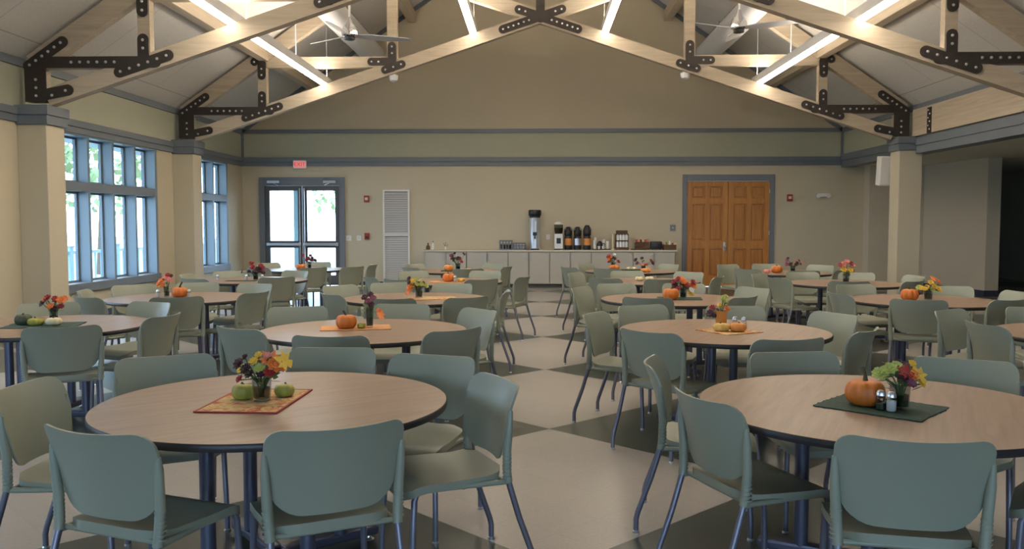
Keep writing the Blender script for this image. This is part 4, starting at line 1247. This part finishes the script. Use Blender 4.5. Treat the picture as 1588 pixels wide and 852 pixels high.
# second table, window side of the aisle
placemat(-1.35, 6.45, MZ, .52, .30, 12, 'orange placemat under the pumpkin on the second left table', 'mat_orange')
pumpkin(-1.41, 6.40, M1, .075, 'orange pumpkin on the orange mat, second left table', stem=.6)
gourd(-1.295, 6.40, M1, .030, 'small yellow green gourd between pumpkin and tall vase', 'gourd_green')
vase(-1.245, 6.46, M1, 'narrow glass vase holding tall dark flowers, second left table', .03, .16)
bouquet(-1.245, 6.46, M1, 'tall dark burgundy flowers with one orange bloom low on the side',
  [(-.03, .27, .03, DK, 'f'), (.0, .29, .03, DK, 'f'), (.03, .265, .028, PU, 'f'), (-.02, .22, .028, DK, 'f'), (.02, .21, .028, DK, 'f'), (.0, .24, .028, PU, 'f'), (.01, .17, .026, DK, 'f'), (.085, .115, .042, OR, 'leaf'), (.07, .14, .03, OR, 'f')], .16, 3, 12)
# second table, oak door side of the aisle
placemat(1.42, 6.32, MZ, .34, .34, 30, 'leaf print mat under two squashes on the second right table', 'mat_leaf_print')
pumpkin(1.36, 6.30, M1, .058, 'cream yellow squash on the leaf print mat', 'gourd_yellow', .6, .25, 'squash')
pumpkin(1.475, 6.28, M1, .058, 'orange squash touching the cream squash on the leaf mat', 'squash_orange', .66, .25, 'squash')
vase(1.40, 6.50, M1, 'amber coloured vase behind the two squashes', .045, .15, 'amber_vase')
bouquet(1.40, 6.50, M1, 'dark red blooms and tall yellow green sprigs in the amber vase',
  [(-.085, .13, .04, DK, 'f'), (-.06, .17, .034, RD, 'f'), (-.05, .11, .03, DK, 'f'), (.01, .26, .026, LM, 'f'), (.03, .22, .028, LM, 'f'), (.0, .19, .028, YE, 'f'), (.04, .275, .022, LM, 'f'), (.04, .17, .03, OR, 'f')], .15, 4, 6)
shaker(1.515, 6.55, MZ, 'pepper shaker behind the orange squash, second right table', False)
shaker(1.575, 6.52, MZ, 'white salt shaker behind the orange squash, second right table', True)
# first window table
placemat(-3.79, 6.55, MZ, .52, .34, 14, 'dark green mat under the gourds on the first window table', 'mat_green', True)
gourd(-3.96, 6.56, M1, .060, 'dark striped round gourd at the end of the green mat', 'gourd_dark')
gourd(-3.84, 6.52, M1, .056, 'yellow green gourd in the middle of the dark mat', 'gourd_green', flat=.6)
gourd(-3.71, 6.54, M1, .056, 'pale cream striped gourd at the aisle end of the dark mat', 'gourd_pale', flat=.62)
vase(-3.80, 6.70, M1, 'glass vase behind the three gourds on the dark mat', .036, .12)
bouquet(-3.80, 6.70, M1, 'rust and dark red autumn leaves behind the three gourds', rheads(5, (RD, OR, DK), 11, .085, .13, .24, .032), .12, 5, 10)
# second window table
pumpkin(-3.81, 9.15, MZ, .078, 'orange pumpkin with a long stem on the second window table', stem=.9)
vase(-3.95, 9.15, MZ, 'glass vase with pink flowers beside the long stemmed pumpkin', .034, .13)
bouquet(-3.95, 9.15, MZ, 'pink and orange flowers beside the long stemmed pumpkin', [(-.0, .24, .055, PK, 'f'), (-.05, .20, .05, OR, 'f'), (.045, .22, .04, PK, 'f'), (-.08, .16, .04, OR, 'f'), (.02, .28, .03, RD, 'f'), (.05, .27, .026, DK, 'f'), (-.03, .15, .035, OR, 'f')], .13, 6, 8)
shaker(-3.70, 9.13, MZ, 'white salt shaker beside the long stemmed pumpkin', True)
shaker(-4.03, 9.12, MZ, 'white salt shaker beside the vase of pink flowers', True)
# third table, window side of the aisle
placemat(-1.08, 9.05, MZ, .50, .34, 8, 'orange leaf print mat on the third left table', 'mat_leaf_print')
vase(-1.22, 9.05, M1, 'glass vase of yellow flowers on the third left table', .045, .15)
bouquet(-1.22, 9.05, M1, 'big yellow, lime and orange bouquet on the third left table', [(-.11, .08, .06, OR, 'leaf'), (-.09, .13, .045, OR, 'f')] + rheads(7, (YE, LM, DK, OR, LM), 14, .11, .12, .26, .034), .15, 7, 16)
# third table, oak door side of the aisle
placemat(1.52, 9.07, MZ, .44, .32, -6, 'dark green mat on the third right table', 'mat_green', True)
pumpkin(1.41, 8.96, M1, .082, 'orange pumpkin beside the red flowers on the third right table', stem=.3)
vase(1.56, 9.10, M1, 'glass vase of red flowers behind the pumpkin, third right table', .04, .12)
bouquet(1.56, 9.10, M1, 'red bouquet with a pale yellow bloom low in front', [(.07, .06, .045, YE, 'f'), (.08, .10, .04, WH, 'f')] + rheads(8, (RD, RD, OR, DK), 15, .11, .12, .25, .036), .12, 8, 8)
# second alcove table
pumpkin(3.86, 8.98, MZ, .085, 'orange pumpkin on the second table along the alcove', stem=.25)
vase(4.06, 9.0, MZ, 'glass vase of yellow flowers on the second table along the alcove', .045, .14)
bouquet(4.06, 9.0, MZ, 'spreading yellow and orange bouquet next to the alcove table pumpkin', [(.10, .22, .05, OR, 'leaf'), (.06, .25, .045, OR, 'leaf'), (-.09, .08, .04, DK, 'f')] + rheads(9, (YE, YE, OR, LM, YE), 13, .12, .12, .22, .034), .14, 9, 12)
# third alcove table
vase(4.08, 11.42, MZ, 'glass vase of tall pink topped flowers on the third alcove table', .045, .14)
bouquet(4.08, 11.42, MZ, 'tall flowers, pink on top and yellow below', [(-.03, .30, .05, PK, 'f'), (.05, .31, .045, RD, 'f'), (.0, .34, .04, PK, 'f'), (.08, .28, .04, PK, 'f'), (-.07, .29, .04, RD, 'f'), (-.03, .22, .05, YE, 'f'), (.04, .21, .045, YE, 'f'), (.0, .17, .04, LM, 'f'), (.03, .14, .035, DK, 'f')], .14, 10, 10)
# fourth table, window side of the aisle
placemat(-1.14, 11.6, MZ, .52, .32, 4, 'orange mat under the pumpkin on the fourth left table', 'mat_orange')
pumpkin(-1.16, 11.62, M1, .082, 'orange pumpkin on the orange mat, fourth left table', stem=.3)
shaker(-1.07, 11.54, M1, 'white salt shaker against the fourth left table pumpkin', True)
pumpkin(-.99, 11.60, M1, .055, 'pale yellow squash beside the fourth left table pumpkin', 'gourd_yellow', .55, .3, 'squash')
# fifth table, window side of the aisle
placemat(-1.25, 14.3, MZ, .60, .34, 3, 'dark mat on the fifth left table', 'mat_green', True)
pumpkin(-1.42, 14.2, M1, .075, 'pale orange pumpkin on the fifth left table', 'squash_orange', stem=.3)
pumpkin(-1.10, 14.3, M1, .05, 'flat yellow squash on the fifth left table', 'gourd_yellow', .5, .3, 'squash')
vase(-1.28, 14.35, M1, 'glass vase of dark twiggy flowers on the fifth left table', .045, .14)
bouquet(-1.28, 14.35, M1, 'tall dark twiggy flowers standing before the counter', [(-.12, .30, .03, DK, 'f'), (.10, .32, .04, DK, 'leaf'), (-.05, .34, .03, DK, 'f')] + rheads(11, (DK, PU, DK, RD), 12, .11, .16, .30, .035), .14, 11, 10)
# fourth table, oak door side of the aisle
pumpkin(1.44, 11.9, MZ, .06, 'pale cream squash on the fourth right table, aisle side', 'gourd_pale', .6, .3, 'squash')
pumpkin(1.575, 11.9, MZ, .06, 'pale cream squash on the fourth right table, oak door side', 'gourd_pale', .6, .3, 'squash')
# fifth table, oak door side of the aisle
placemat(1.5, 14.62, MZ, .60, .34, 2, 'dark mat on the fifth right table', 'mat_green', True)
pumpkin(1.34, 14.6, M1, .085, 'orange pumpkin in front of dark flowers, fifth right table', flat=.6, stem=.2)
vase(1.34, 14.78, M1, 'glass vase of dark flowers behind the fifth right table pumpkin', .04, .14)
bouquet(1.34, 14.78, M1, 'dark red flowers with a white top bloom behind the pumpkin', [(.02, .30, .03, WH, 'f')] + rheads(12, (DK, RD, OR, DK), 12, .10, .15, .27, .034), .14, 12, 6)
for x, s in ((1.59, 'nearer the pumpkin'), (1.68, 'further from the pumpkin')):
    gourd(x, 14.62, M1, .042, 'small white gourd on the dark mat, ' + s, 'gourd_pale', .2, .7)
pumpkin(1.80, 14.05, MZ, .08, 'flat orange pumpkin under the second bouquet, fifth right table', 'squash_orange', .5, .2)
vase(1.80, 14.36, MZ, 'glass vase behind the flat orange pumpkin', .04, .14)
bouquet(1.80, 14.36, MZ, 'spread out dark flowers above the flat orange pumpkin', [(-.13, .22, .04, DK, 'f'), (.14, .16, .05, DK, 'f'), (.12, .20, .04, RD, 'f'), (-.03, .25, .035, DK, 'f'), (-.10, .15, .04, PU, 'f'), (.05, .12, .04, OR, 'f'), (-.02, .13, .035, PK, 'f')], .14, 13, 4)
# fourth alcove table
pumpkin(3.87, 13.90, MZ, .085, 'orange pumpkin on the fourth table along the alcove', stem=.4)
vase(4.15, 14.0, MZ, 'glass vase of purple flowers on the fourth alcove table', .04, .13)
bouquet(4.15, 14.0, MZ, 'loose purple and dark bouquet next to the fourth alcove table pumpkin', rheads(14, (PU, DK, PK, DK), 12, .14, .12, .27, .032), .13, 14, 8)
gourd(3.70, 13.85, MZ, .045, 'small pinkish gourd on the fourth alcove table', 'petal_pink', .3, .8)
# third window table
vase(-3.88, 11.9, MZ, 'glass vase of dark red flowers on the third window table', .04, .13)
bouquet(-3.88, 11.9, MZ, 'rounded dark red bouquet on the third window table', [(-.20, .13, .03, DK, 'f')] + rheads(15, (DK, RD, DK, PU), 16, .10, .12, .29, .036), .13, 15, 8)
shaker(-3.99, 11.84, MZ, 'white salt shaker beside the dark red bouquet, window side', True)
shaker(-3.77, 11.84, MZ, 'white salt shaker beside the dark red bouquet, aisle side', True)
shaker(-4.36, 11.75, MZ, 'white salt shaker alone near the edge of the third window table', True)
placemat(-4.03, 11.74, MZ, .40, .16, 2, 'dark mat on the third window table', 'mat_green', True)
# fourth window table
pumpkin(-4.03, 14.75, MZ, .078, 'small orange pumpkin before the glazed double door', stem=.3, flat=.72)
vase(-3.93, 14.95, MZ, 'glass vase of dark red flowers before the glazed double door', .04, .14)
bouquet(-3.93, 14.95, MZ, 'dark red bouquet seen against the glazed double door', rheads(16, (RD, DK, DK, RD), 13, .10, .13, .28, .036), .14, 16, 8)
